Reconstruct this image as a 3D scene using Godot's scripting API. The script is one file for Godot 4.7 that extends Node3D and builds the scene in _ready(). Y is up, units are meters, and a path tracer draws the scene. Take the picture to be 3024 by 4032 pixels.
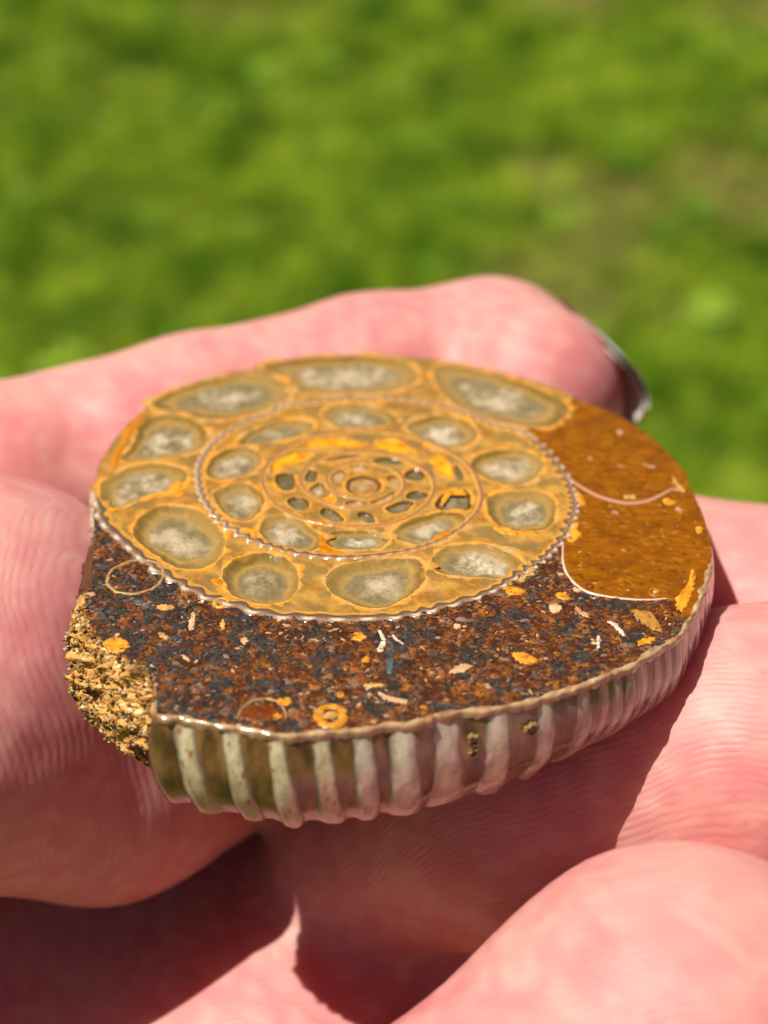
extends Node3D
# An ammonite slice held in a hand over a lawn. Shapes are laid out in millimetres in the frame of the polished face
# (x right, y out of the face, z towards the viewer) and built in metres under nodes that stand at the held stone.

const MM := 0.001
const HOLD := Vector3(0, 1.12, 0)
const TILT := -11.0
var rng := RandomNumberGenerator.new()
var frame: Transform3D

# ---------------------------------------------------------------- small helpers
func lin(r: float, g: float, b: float) -> Color:      # an sRGB tone 0-255 as a linear colour
	return Color(r / 255.0, g / 255.0, b / 255.0).srgb_to_linear()

func pts(a: Array) -> PackedVector2Array:
	var out := PackedVector2Array()
	for i in range(0, a.size(), 2):
		out.append(Vector2(a[i], a[i + 1]))
	return out

func noise(s: int, freq: float, oct := 3, kind := FastNoiseLite.TYPE_SIMPLEX_SMOOTH) -> FastNoiseLite:
	var n := FastNoiseLite.new()
	n.seed = s
	n.frequency = freq
	n.noise_type = kind
	n.fractal_type = FastNoiseLite.FRACTAL_FBM if oct > 1 else FastNoiseLite.FRACTAL_NONE
	n.fractal_octaves = oct
	return n

func cells(s: int, freq: float, ret := FastNoiseLite.RETURN_CELL_VALUE) -> FastNoiseLite:
	var n := FastNoiseLite.new()
	n.seed = s
	n.frequency = freq
	n.noise_type = FastNoiseLite.TYPE_CELLULAR
	n.fractal_type = FastNoiseLite.FRACTAL_NONE
	n.cellular_return_type = ret
	n.cellular_jitter = 1.0
	return n

func curve_point(a: PackedVector2Array, i: int, f: float, closed: bool) -> Vector2:
	var n := a.size()
	var p0: Vector2; var p1: Vector2; var p2: Vector2; var p3: Vector2
	if closed:
		p0 = a[(i - 1 + n) % n]; p1 = a[i % n]; p2 = a[(i + 1) % n]; p3 = a[(i + 2) % n]
	else:
		p0 = a[maxi(i - 1, 0)]; p1 = a[i]; p2 = a[mini(i + 1, n - 1)]; p3 = a[mini(i + 2, n - 1)]
	return p1.cubic_interpolate(p2, p0, p3, f)

func resample(a: PackedVector2Array, step: float, closed: bool, count := 0) -> PackedVector2Array:   # evenly spaced points on the smooth curve through a
	var dense := PackedVector2Array()
	var n := a.size() if closed else a.size() - 1
	for i in n:
		for k in 8:
			dense.append(curve_point(a, i, k / 8.0, closed))
	dense.append(a[0] if closed else a[a.size() - 1])
	var total := 0.0
	for i in dense.size() - 1:
		total += dense[i].distance_to(dense[i + 1])
	var m := count if count > 0 else maxi(3, roundi(total / step))
	var out := PackedVector2Array()
	var at := 0.0
	var seg := 0
	var want := total / m
	for k in (m if closed else m + 1):
		var goal := k * want
		while seg < dense.size() - 2 and at + dense[seg].distance_to(dense[seg + 1]) < goal:
			at += dense[seg].distance_to(dense[seg + 1])
			seg += 1
		var l := dense[seg].distance_to(dense[seg + 1])
		out.append(dense[seg].lerp(dense[seg + 1], clampf((goal - at) / maxf(l, 1e-6), 0.0, 1.0)))
	return out

class Geo:
	var v := PackedVector3Array()
	var c := PackedColorArray()
	var t := PackedVector2Array()
	var f := PackedInt32Array()
	func put(p: Vector3, col: Color) -> int:
		v.append(p); c.append(col)
		return v.size() - 1
	func tri(a: int, b: int, d: int) -> void:
		f.append(a); f.append(b); f.append(d)
	func quad(a: int, b: int, d: int, e: int) -> void:
		tri(a, b, d); tri(a, d, e)
	func lattice(start: int, rows: int, cols: int, wrap: bool, flip := false) -> void:
		for r in rows - 1:
			for k in (cols if wrap else cols - 1):
				var k2 := (k + 1) % cols
				var a := start + r * cols + k; var b := start + r * cols + k2
				var d := start + (r + 1) * cols + k2; var e := start + (r + 1) * cols + k
				if flip: quad(a, e, d, b)
				else: quad(a, b, d, e)
	func mesh(smooth := true) -> ArrayMesh:
		var n := PackedVector3Array()
		n.resize(v.size())
		for i in range(0, f.size(), 3):
			var x := (v[f[i + 2]] - v[f[i]]).cross(v[f[i + 1]] - v[f[i]])
			n[f[i]] += x; n[f[i + 1]] += x; n[f[i + 2]] += x
		var m := PackedVector3Array()
		m.resize(v.size())
		for i in v.size():
			n[i] = n[i].normalized() if n[i].length_squared() > 1e-30 else Vector3.UP
			m[i] = v[i] * 0.001
		var arr := []
		arr.resize(Mesh.ARRAY_MAX)
		arr[Mesh.ARRAY_VERTEX] = m
		if smooth: arr[Mesh.ARRAY_NORMAL] = n
		if c.size() == v.size(): arr[Mesh.ARRAY_COLOR] = c
		if t.size() == v.size(): arr[Mesh.ARRAY_TEX_UV] = t
		arr[Mesh.ARRAY_INDEX] = f
		var am := ArrayMesh.new()
		am.add_surface_from_arrays(Mesh.PRIMITIVE_TRIANGLES, arr)
		return am

func part(called: String, geo: Geo, mat: Material, parent: Node, label := "") -> MeshInstance3D:
	var o := MeshInstance3D.new()
	o.name = called
	o.mesh = geo.mesh()
	o.material_override = mat
	parent.add_child(o, true)
	if label: o.set_meta("label", label)
	return o

func tag(o: Node, label: String, category := "", group := "", kind := "") -> void:
	o.set_meta("label", label)
	if category: o.set_meta("category", category)
	if group: o.set_meta("group", group)
	if kind: o.set_meta("kind", kind)

func stuff(m: Material, rough := 0.5, spec := 0.5) -> StandardMaterial3D:
	var s := m as StandardMaterial3D
	s.vertex_color_use_as_albedo = true
	s.roughness = rough
	s.metallic_specular = spec
	return s

func relief(s: StandardMaterial3D, sd: int, freq: float, tiles: float, depth_mm: float) -> void:   # fine surface relief from a computed height picture
	var nt := NoiseTexture2D.new()
	nt.width = 512; nt.height = 512; nt.seamless = true
	nt.noise = noise(sd, freq, 5)
	s.heightmap_enabled = true
	s.heightmap_texture = nt
	s.heightmap_scale = depth_mm * 0.1
	s.uv1_triplanar = true
	s.uv1_scale = Vector3.ONE * tiles

func wear(s: StandardMaterial3D, sd: int, freq: float, lo: Color, hi: Color) -> void:               # fine tone variation
	var nt := NoiseTexture2D.new()
	nt.width = 512; nt.height = 512; nt.seamless = true
	nt.noise = noise(sd, freq, 4)
	var g := Gradient.new()
	g.set_color(0, lo); g.set_color(1, hi)
	nt.color_ramp = g
	s.albedo_texture = nt

# ---------------------------------------------------------------- the scene
func _ready() -> void:
	rng.seed = 7
	frame = Transform3D(Basis.from_euler(Vector3(deg_to_rad(TILT), 0, 0)), HOLD)
	camera_and_light()
	lawn()
	hand()
	ammonite()

func camera_and_light() -> void:
	var cam := Camera3D.new()
	cam.name = "camera"
	var e := deg_to_rad(31.0)
	var local := Transform3D(Basis.from_euler(Vector3(-e, 0, 0)), Vector3(0, sin(e), cos(e)) * 100.0 * MM)
	cam.transform = frame * local
	cam.keep_aspect = Camera3D.KEEP_HEIGHT
	var ca := CameraAttributesPhysical.new()
	ca.frustum_focal_length = 12.0 / tan(deg_to_rad(18.0))
	ca.frustum_focus_distance = 0.0905
	ca.frustum_near = 0.01
	ca.frustum_far = 60.0
	ca.exposure_aperture = 19.0
	cam.attributes = ca
	cam.fov = 36.0
	cam.near = 0.01
	cam.far = 60.0
	add_child(cam)
	cam.current = true
	var env := Environment.new()
	env.background_mode = Environment.BG_SKY
	var sky := Sky.new()
	var sm := ProceduralSkyMaterial.new()
	sm.sky_top_color = Color(0.46, 0.56, 0.72)
	sm.sky_horizon_color = Color(0.80, 0.82, 0.84)
	sm.sky_curve = 0.12
	sm.sky_energy_multiplier = 0.52
	sm.ground_bottom_color = Color(0.20, 0.24, 0.10)
	sm.ground_horizon_color = Color(0.45, 0.50, 0.35)
	sky.sky_material = sm
	env.sky = sky
	env.tonemap_mode = Environment.TONE_MAPPER_LINEAR
	env.tonemap_exposure = 1.24
	env.sdfgi_enabled = true
	env.ssao_enabled = true
	env.ssil_enabled = true
	var we := WorldEnvironment.new()
	we.name = "world"
	we.environment = env
	add_child(we)
	var sun := DirectionalLight3D.new()
	sun.name = "sun"
	sun.light_energy = 1.6
	sun.light_color = Color(1.0, 0.97, 0.92)
	sun.light_angular_distance = 0.5
	sun.shadow_enabled = true
	var to_sun: Vector3 = frame.basis * Vector3(-0.38,0.85,0.12).normalized()
	add_child(sun)
	sun.look_at_from_position(Vector3.ZERO, -to_sun, Vector3.FORWARD)

# ---------------------------------------------------------------- lawn
func lawn() -> void:
	var patch := noise(21, 4.5, 3)
	var dry := noise(22, 1.3, 3)
	var g := Geo.new()
	var nx := 90; var nz := 90
	for j in nz:
		for i in nx:
			var u := (i / (nx - 1.0) - 0.5); var w := (j / (nz - 1.0) - 0.5)
			var x := u * absf(u) * 4.0 * 30000.0 * 0.25 + u * 2400.0
			var z := w * absf(w) * 4.0 * 30000.0 * 0.25 + w * 3000.0 - 1500.0
			var c := lin(98, 100, 44).lerp(lin(74, 92, 18), clampf(patch.get_noise_2d(x * MM, z * MM) * 1.5 + 0.5, 0, 1))
			g.put(Vector3(x, 4.0 * patch.get_noise_2d(x * MM * 3, z * MM * 3), z), c)
	g.lattice(0, nz, nx, false)
	var o := part("lawn_ground", g, stuff(StandardMaterial3D.new(), 0.95, 0.2), self)
	tag(o, "mossy soil under the short out of focus lawn", "", "", "structure")
	# blades: tufts of a few curved blades each, in three lengths
	var mat := stuff(StandardMaterial3D.new(), 0.65, 0.2)
	mat.backlight_enabled = true
	mat.backlight = Color(0.5, 0.55, 0.2)
	var tufts: Array[ArrayMesh] = []
	for kind in 3:
		var t := Geo.new()
		for b in 9:
			var a := rng.randf() * TAU
			var h: float = [26.0, 42.0, 34.0][kind] * rng.randf_range(0.6, 1.2)
			var wd := rng.randf_range(1.6, 3.0) * (1.5 if kind == 2 else 1.0)
			var lean := rng.randf_range(0.35, 1.1) * h
			var root := Vector3(rng.randf_range(-14, 14), -2, rng.randf_range(-14, 14))
			var side := Vector3(-sin(a), 0, cos(a)) * wd
			var tone := rng.randf_range(0.75, 1.25)
			var s0 := t.v.size()
			for k in 4:
				var f := k / 3.0
				var p := root + Vector3(cos(a), 0, sin(a)) * lean * f * f + Vector3.UP * h * (f - 0.28 * f * f)
				var w2 := side * (1.0 - f * 0.85) * 0.5
				var cc := Color(tone, tone, tone)
				t.put(p - w2, cc); t.put(p + w2, cc)
			t.lattice(s0, 4, 2, false)
		tufts.append(t.mesh())
	# clover: three round leaflets on a stalk
	var cl := Geo.new()
	for b in 5:
		var root := Vector3(rng.randf_range(-20, 20), rng.randf_range(14, 30), rng.randf_range(-20, 20))
		for k in 3:
			var a := k * TAU / 3.0 + rng.randf()
			var dirv := Vector3(cos(a), 0.15, sin(a)); var sd := Vector3(-sin(a), 0, cos(a))
			var s0 := cl.put(root, Color.WHITE)
			for q in 7:
				var th := -1.35 + q * 0.45
				cl.put(root + dirv * (7.0 + 7.0 * cos(th)) + sd * 6.0 * sin(th), Color.WHITE)
			for q in 6:
				cl.tri(s0, s0 + 1 + q, s0 + 2 + q)
	tufts.append(cl.mesh())
	var spots := [[], [], [], []]
	var tints := [[], [], [], []]
	var shade := noise(25, 8.0, 3)
	for i in 64000:
		var z := 0.5 - 5.0 * pow(rng.randf(), 0.85)
		var x := rng.randf_range(-1.0, 1.0) * (0.9 + absf(z) * 0.4)
		var dr := 0.7 * dry.get_noise_2d(x, z) - 0.1 + 0.34 * clampf(x * 1.4, -0.4, 0.6)
		var cv := patch.get_noise_2d(x * 1.7 + 9, z * 1.7)
		var k := 0 if dr > 0.12 else (1 if rng.randf() < 0.6 else 2)
		if cv > 0.34 and rng.randf() < 0.1: k = 3
		var v := 0.5 + 0.5 * clampf(shade.get_noise_2d(x, z) * 2.6 + 0.5 * patch.get_noise_2d(x * 0.6 + 4, z * 0.6), -1, 1)
		var c := lin(66, 112, 4).lerp(lin(164, 188, 46), v)
		if dr > 0.05: c = c.lerp(lin(168, 150, 84), clampf((dr - 0.02) * 2.6, 0, 0.85) * rng.randf_range(0.4, 1.0))
		if k == 3: c = lin(86, 128, 26).lerp(lin(140, 168, 56), v)
		c *= rng.randf_range(0.75, 1.25)
		if k == 0 and rng.randf() < 0.35: c = lin(176, 156, 96)
		spots[k].append(Transform3D(Basis.from_euler(Vector3(0, rng.randf() * TAU, 0)).scaled(Vector3.ONE * rng.randf_range(0.7, 1.3)), Vector3(x, 0, z)))
		tints[k].append(c)
	var names := ["short_dry_grass", "grass", "broad_grass", "clover_leaves"]
	var labels := ["short dry straw coloured grass in the thin patches of the lawn", "long green lawn grass blades out of focus", "broad bladed bright green grass in the lawn", "pale green clover leaves scattered through the lawn"]
	for k in 4:
		var mm := MultiMesh.new()
		mm.transform_format = MultiMesh.TRANSFORM_3D
		mm.use_colors = true
		mm.mesh = tufts[k]
		mm.instance_count = spots[k].size()
		for i in spots[k].size():
			mm.set_instance_transform(i, spots[k][i])
			mm.set_instance_color(i, tints[k][i])
		var mi := MultiMeshInstance3D.new()
		mi.name = names[k]
		mi.multimesh = mm
		mi.material_override = mat
		add_child(mi, true)
		tag(mi, labels[k], "", "", "stuff")

# ---------------------------------------------------------------- hand
var ba := PackedVector3Array(); var bb := PackedVector3Array()
var br := PackedVector2Array(); var bd := PackedInt32Array()
const INDEX := 0
const THUMB := 1
const MIDDLE := 2
const RING := 3
const LITTLE := 4
const PALM := 5

func bone(digit: int, a: Vector3, b: Vector3, ra: float, rb: float) -> void:
	ba.append(a); bb.append(b); br.append(Vector2(ra, rb)); bd.append(digit)

var fa := PackedVector3Array(); var fb := PackedVector3Array(); var fs := PackedVector2Array()
func fold(a: Vector3, b: Vector3, deep: float, wide: float) -> void:      # a crease pressed into the skin along a line
	fa.append(a); fb.append(b); fs.append(Vector2(deep, wide))

func chain(digit: int, joints: Array) -> void:         # [point, radius, point, radius ...]
	for i in range(0, joints.size() - 2, 2):
		bone(digit, joints[i], joints[i + 2], joints[i + 1], joints[i + 3])

func capsule(i: int, p: Vector3) -> float:
	var ab := bb[i] - ba[i]
	var t := clampf((p - ba[i]).dot(ab) / ab.length_squared(), 0.0, 1.0)
	return p.distance_to(ba[i] + ab * t) - lerpf(br[i].x, br[i].y, t)

func smin(a: float, b: float, k: float) -> float:
	var h := maxf(k - absf(a - b), 0.0) / k
	return minf(a, b) - h * h * k * 0.25

func flesh(p: Vector3, near: PackedInt32Array) -> float:   # each digit joined smoothly in itself, digits meeting in a tight crease
	var d0 := 1e3; var d1 := 1e3; var d2 := 1e3; var d3 := 1e3; var d4 := 1e3; var d5 := 1e3
	for i in near:
		var d := capsule(i, p)
		match bd[i]:
			0: d0 = smin(d0, d, 1.6)
			1: d1 = smin(d1, d, 3.0)
			2: d2 = smin(d2, d, 5.0)
			3: d3 = smin(d3, d, 5.0)
			4: d4 = smin(d4, d, 5.0)
			5: d5 = smin(d5, d, 9.0)
	var r := smin(smin(smin(d0, d1, 1.2), smin(d2, d3, 0.6), 0.9), d4, 0.35)
	r = smin(r, d5, 2.2)
	for i in fa.size():
		var ab := fb[i] - fa[i]
		var q := fa[i] + ab * clampf((p - fa[i]).dot(ab) / ab.length_squared(), 0.0, 1.0)
		var dd := p.distance_squared_to(q) / (fs[i].y * fs[i].y)
		if dd < 6.0: r += fs[i].x * exp(-dd)
	return r

func which(p: Vector3) -> int:
	var best := 1e9; var w := 0
	for i in ba.size():
		var d := capsule(i, p)
		if d < best: best = d; w = bd[i]
	return w

func hand() -> void:
	chain(INDEX, [Vector3(-43.32,-13.55,-12.86), 10.5, Vector3(-30.65,-9.52,-17.62), 8.4, Vector3(-14.67,-7.81,-24.47), 8.0, Vector3(-1.12,-6.78,-29.76), 8.1, Vector3(8.87,-6.47,-32.28), 8.1, Vector3(11.82,-5.20,-26.62), 7.3])
	chain(THUMB, [Vector3(-38.18,-9.76,1.20), 14.2, Vector3(-27.18,-11.72,2.38), 13.2, Vector3(-19.34,-17.88,1.41), 10.0, Vector3(-14.26,-20.33,-2.95), 8.6])
	chain(MIDDLE, [Vector3(20.78,-13.35,-8.31), 8.6, Vector3(29.30,-15.04,-4.96), 9.2, Vector3(38.84,-28.41,-3.93), 9.6, Vector3(33.25,-54.54,-2.23), 10.0])
	chain(RING, [Vector3(-0.32,-28.28,0.66), 8.2, Vector3(9.51,-16.51,8.76), 8.2, Vector3(22.53,-11.74,10.56), 8.6, Vector3(31.93,-11.50,10.41), 9.2, Vector3(41.12,-29.62,10.80), 10.0])
	chain(LITTLE, [Vector3(15.24,-13.79,30.45), 9.2, Vector3(1.42,-21.61,36.32), 9.5])
	chain(LITTLE, [Vector3(15.24,-13.79,30.45), 9.2, Vector3(28.31,-20.81,28.84), 9.6, Vector3(35.09,-39.38,30.66), 10.0])
	chain(PALM, [Vector3(-6.51,-44.82,7.10), 13.5, Vector3(11.49,-39.10,-2.17), 14.0, Vector3(32.73,-52.91,-0.88), 12.0])
	chain(PALM, [Vector3(-7.55,-44.93,13.00), 13.0, Vector3(2.20,-48.31,22.03), 13.0, Vector3(28.13,-49.30,17.96), 12.0])
	chain(PALM, [Vector3(-26.35,-46.20,-9.57), 14.0, Vector3(0.79,-39.55,-13.57), 14.0])
	chain(THUMB, [Vector3(-39.73,-47.90,1.95), 14.5, Vector3(-53.02,-26.92,-4.82), 17.0])
	chain(PALM, [Vector3(-9.50,-51.22,7.44), 15.0, Vector3(-43.14,-54.54,-2.23), 20.0, Vector3(-57.51,-27.12,-16.37), 16.0])
	chain(PALM, [Vector3(-43.14,-54.54,-2.23), 20.0, Vector3(-98.25,-78.41,-11.22), 24.0])
	fold(Vector3(-23.29,0.27,-17.66), Vector3(-21.23,-3.11,-13.30), 1.50, 2.00)
	fold(Vector3(-21.23,-3.11,-13.30), Vector3(-19.56,-6.58,-10.05), 1.50, 2.00)
	fold(Vector3(-9.42,0.58,-22.52), Vector3(-13.85,-1.07,-20.36), 0.30, 2.60)
	fold(Vector3(-23.25,-0.96,11.07), Vector3(-18.29,-3.28,10.14), 0.30, 0.70)
	fold(Vector3(-23.25,-7.14,14.79), Vector3(-17.66,-9.55,12.74), 0.20, 0.60)
	fold(Vector3(20.49,-2.43,-3.21), Vector3(25.99,-4.52,-1.95), 0.25, 0.80)
	var lo := Vector3(1e9, 1e9, 1e9); var hi := -lo
	for i in ba.size():
		var r := maxf(br[i].x, br[i].y) + 3.0
		for p in [ba[i], bb[i]]:
			lo = lo.min(p - Vector3.ONE * r); hi = hi.max(p + Vector3.ONE * r)
	var cell := 1.0
	var blk := 6
	var bs := blk * cell
	var nb := Vector3i(((hi - lo) / bs).ceil())
	var g := Geo.new()
	var vid := {}
	var all := PackedInt32Array(range(ba.size()))
	var corner := [Vector3i(0,0,0), Vector3i(1,0,0), Vector3i(0,1,0), Vector3i(1,1,0), Vector3i(0,0,1), Vector3i(1,0,1), Vector3i(0,1,1), Vector3i(1,1,1)]
	var edges := [[0,1],[2,3],[4,5],[6,7],[0,2],[1,3],[4,6],[5,7],[0,4],[1,5],[2,6],[3,7]]
	var w := blk + 2                                   # samples per block side, one extra cell so that neighbours share quads
	var pend: Array = []
	for bx in nb.x:
		for by in nb.y:
			for bz in nb.z:
				var o := lo + Vector3(bx, by, bz) * bs
				var mid := o + Vector3.ONE * bs * 0.5
				var near := PackedInt32Array()
				var dm := 1e9
				for i in ba.size():
					var d := capsule(i, mid)
					dm = minf(dm, d)
					if d < bs * 1.9 + 9.0: near.append(i)
				if dm > bs * 0.95 + 1.0 or dm < -bs * 1.3 - 4.0: continue
				var s := PackedFloat32Array()
				s.resize(w * w * w)
				var neg := false; var pos := false
				for ix in w:
					for iy in w:
						for iz in w:
							var d := flesh(o + Vector3(ix, iy, iz) * cell, near)
							s[(ix * w + iy) * w + iz] = d
							if d < 0: neg = true
							else: pos = true
				if not (neg and pos): continue
				for ix in w - 1:
					for iy in w - 1:
						for iz in w - 1:
							var q := (ix * w + iy) * w + iz
							var c0 := s[q]
							var mask := 0
							var vals := [c0, s[q + w * w], s[q + w], s[q + w * w + w], s[q + 1], s[q + w * w + 1], s[q + w + 1], s[q + w * w + w + 1]]
							for k in 8:
								if vals[k] < 0.0: mask |= 1 << k
							if mask == 0 or mask == 255: continue
							var key := Vector3i(bx * blk + ix, by * blk + iy, bz * blk + iz)
							if not vid.has(key):
								var sum := Vector3.ZERO
								var n := 0
								for e in edges:
									var va: float = vals[e[0]]; var vb: float = vals[e[1]]
									if (va < 0.0) != (vb < 0.0):
										sum += Vector3(corner[e[0]]).lerp(Vector3(corner[e[1]]), va / (va - vb))
										n += 1
								vid[key] = g.put(o + (Vector3(ix, iy, iz) + sum / n) * cell, Color.WHITE)
							if ix < blk and iy < blk and iz < blk:
								if (c0 < 0.0) != (vals[1] < 0.0): pend.append([key, 0, c0 < 0.0])
								if (c0 < 0.0) != (vals[2] < 0.0): pend.append([key, 1, c0 < 0.0])
								if (c0 < 0.0) != (vals[4] < 0.0): pend.append([key, 2, c0 < 0.0])
	for e in pend:
		var k: Vector3i = e[0]
		var u := Vector3i(0, -1, 0); var v := Vector3i(0, 0, -1)
		if e[1] == 1: u = Vector3i(0, 0, -1); v = Vector3i(-1, 0, 0)
		elif e[1] == 2: u = Vector3i(-1, 0, 0); v = Vector3i(0, -1, 0)
		if not (vid.has(k) and vid.has(k + u) and vid.has(k + v) and vid.has(k + u + v)): continue
		if e[2]: g.quad(vid[k], vid[k + v], vid[k + u + v], vid[k + u])
		else: g.quad(vid[k], vid[k + u], vid[k + u + v], vid[k + v])
	# smooth normals first, then the skin: tone and friction-ridge coordinates per digit
	var blotch := noise(31, 0.06, 3)
	var mott := noise(32, 0.35, 3)
	var wob := noise(33, 0.05, 2)
	var dig := PackedInt32Array()
	dig.resize(g.v.size())
	for i in g.v.size():
		dig[i] = which(g.v[i])
	var skin := Geo.new()
	var split := {}
	for i in range(0, g.f.size(), 3):
		var d := dig[g.f[i]]
		var ids := []
		for k in 3:
			var key := g.f[i + k] * 8 + d
			if not split.has(key):
				var p := g.v[g.f[i + k]]
				var b := clampf(blotch.get_noise_3dv(p) * 1.4 + 0.5, 0, 1)
				var c := lin(214, 150, 142).lerp(lin(210, 130, 130), b)
				c = c.lerp(lin(198, 102, 110), clampf(mott.get_noise_3dv(p) * 0.7 + blotch.get_noise_3dv(p * 2.3 + Vector3(30, 0, 0)) * 0.6, 0, 0.32))
				c = c.lerp(lin(232, 186, 168), clampf(mott.get_noise_3dv(p * 1.6 + Vector3(0, 50, 0)) * 0.9, 0, 0.3))
				var uv := Vector2.ZERO
				var q := p + Vector3.ONE * 0.0
				var wv := wob.get_noise_3dv(p) * 1.6
				match d:
					THUMB: uv = Vector2(p.y * 0.6 - p.z * 0.8, p.x + 0.015 * (p.y + 12) * (p.y + 12) + wv)
					RING: uv = Vector2(p.x, p.y * 0.6 - p.z * 0.8 + 0.012 * (p.x - 20) * (p.x - 20) + wv)
					LITTLE: uv = Vector2(p.x, p.y * 0.6 - p.z * 0.8 + 0.016 * (p.x - 17) * (p.x - 17) + wv)
					_: uv = Vector2(p.x + 0.3 * p.z, p.y * 0.6 - p.z * 0.8 + wv)
				split[key] = skin.put(p, c)
				skin.t.append(uv / 10.0)
			ids.append(split[key])
		skin.tri(ids[0], ids[1], ids[2])
	# normals must run across digit borders: take them from the unsplit surface
	var m := StandardMaterial3D.new()
	stuff(m, 0.46, 0.36)
	m.subsurf_scatter_enabled = true
	m.subsurf_scatter_strength = 0.25
	m.heightmap_enabled = true
	ridges(m)
	m.heightmap_scale = 0.0026
	var o := part("hand", skin, m, self)
	o.transform = frame
	tag(o, "bare pink hand holding the sliced ammonite between thumb and curled fingers", "hand")
	nail(o)

func ridges(m: StandardMaterial3D) -> void:             # 10 mm of friction ridges with breaks and pores: relief, and redder furrows
	var s := 512
	var im := Image.create(s, s, false, Image.FORMAT_RF)
	var tone := Image.create(s, s, false, Image.FORMAT_RGB8)
	var br1 := noise(41, 1.0, 2); var fine := noise(42, 1.0, 2)
	for y in s:
		for x in s:
			var u := x / float(s); var v := y / float(s)
			var cx := cos(u * TAU); var sx := sin(u * TAU); var cy := cos(v * TAU); var sy := sin(v * TAU)
			var p := Vector3(cx + 0.6 * cy, sx + 0.6 * sy, cy * 0.7 + sx * 0.3)
			var ph := v * 22.0 + br1.get_noise_3dv(p * 0.35) * 0.9 + br1.get_noise_3dv(p * 2.2) * 0.1
			var r := pow(0.5 + 0.5 * cos(ph * TAU), 0.7)
			var k := clampf(0.6 + 1.3 * br1.get_noise_3dv(p * 1.6 + Vector3(5, 1, 2)), 0.25, 1.0)
			var grain := fine.get_noise_3dv(p * 30.0)
			im.set_pixel(x, y, Color(clampf(0.5 + (r - 0.5) * k * 0.8 + grain * 0.2, 0, 1), 0, 0))
			var f := clampf(0.5 + (r - 0.5) * k + grain * 0.5, 0, 1)
			tone.set_pixel(x, y, Color(0.985, 0.965, 0.965).lerp(Color.WHITE, f))
	m.heightmap_texture = ImageTexture.create_from_image(im)
	m.albedo_texture = ImageTexture.create_from_image(tone)

func nail(parent: Node3D) -> void:
	var g := Geo.new()
	var c := Vector3(12.37,-5.04,-26.72)
	var ax := Vector3(0.45,-0.1,0.85).normalized()            # along the finger towards the tip
	var up := Vector3(0.9,0.25,-0.35).normalized()            # out of the nail
	var side := ax.cross(up).normalized()
	up = side.cross(ax).normalized()
	var nu := 15; var nv := 17
	for layer in 2:
		for j in nv:
			for i in nu:
				var u := i / (nu - 1.0) * 2.0 - 1.0
				var f := j / (nv - 1.0)
				var wd := 4.6 * (0.86 + 0.14 * sin(f * PI))
				var tip := 1.0 - 0.35 * u * u if f > 0.5 else 1.0
				var r := 6.75 + 0.5 * f - layer * 0.5
				var a := u * wd / 6.4
				var p := c + ax * (lerpf(-5.5, 6.2 * tip, f)) + side * sin(a) * r + up * (cos(a) * r - 0.5 * f * f * 2.0)
				g.put(p, lin(220, 180, 168).lerp(lin(236, 230, 216), smoothstep(0.6, 0.7, f)))
		g.lattice(layer * nu * nv, nv, nu, false, layer == 1)
	var m := stuff(StandardMaterial3D.new(), 0.6, 0.25)
	part("fingernail", g, m, parent, "pale fingernail seen edge-on at the far right fingertip")

# ---------------------------------------------------------------- ammonite
var outline: PackedVector2Array
var stone: Node3D
var m_stone: StandardMaterial3D
var m_amber: StandardMaterial3D
var m_calcite: StandardMaterial3D
var m_crystal: StandardMaterial3D
var m_shell: StandardMaterial3D
var m_sand: StandardMaterial3D
var nA := noise(1, 0.9, 3)
var nB := noise(2, 4.0, 2)
var nC := noise(3, 0.25, 3)
var cA := cells(4, 1.7)
var cB := cells(5, 3.4)
var cF := cells(6, 1.6, FastNoiseLite.RETURN_DISTANCE2_SUB)
var chambers: Array = []

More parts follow.
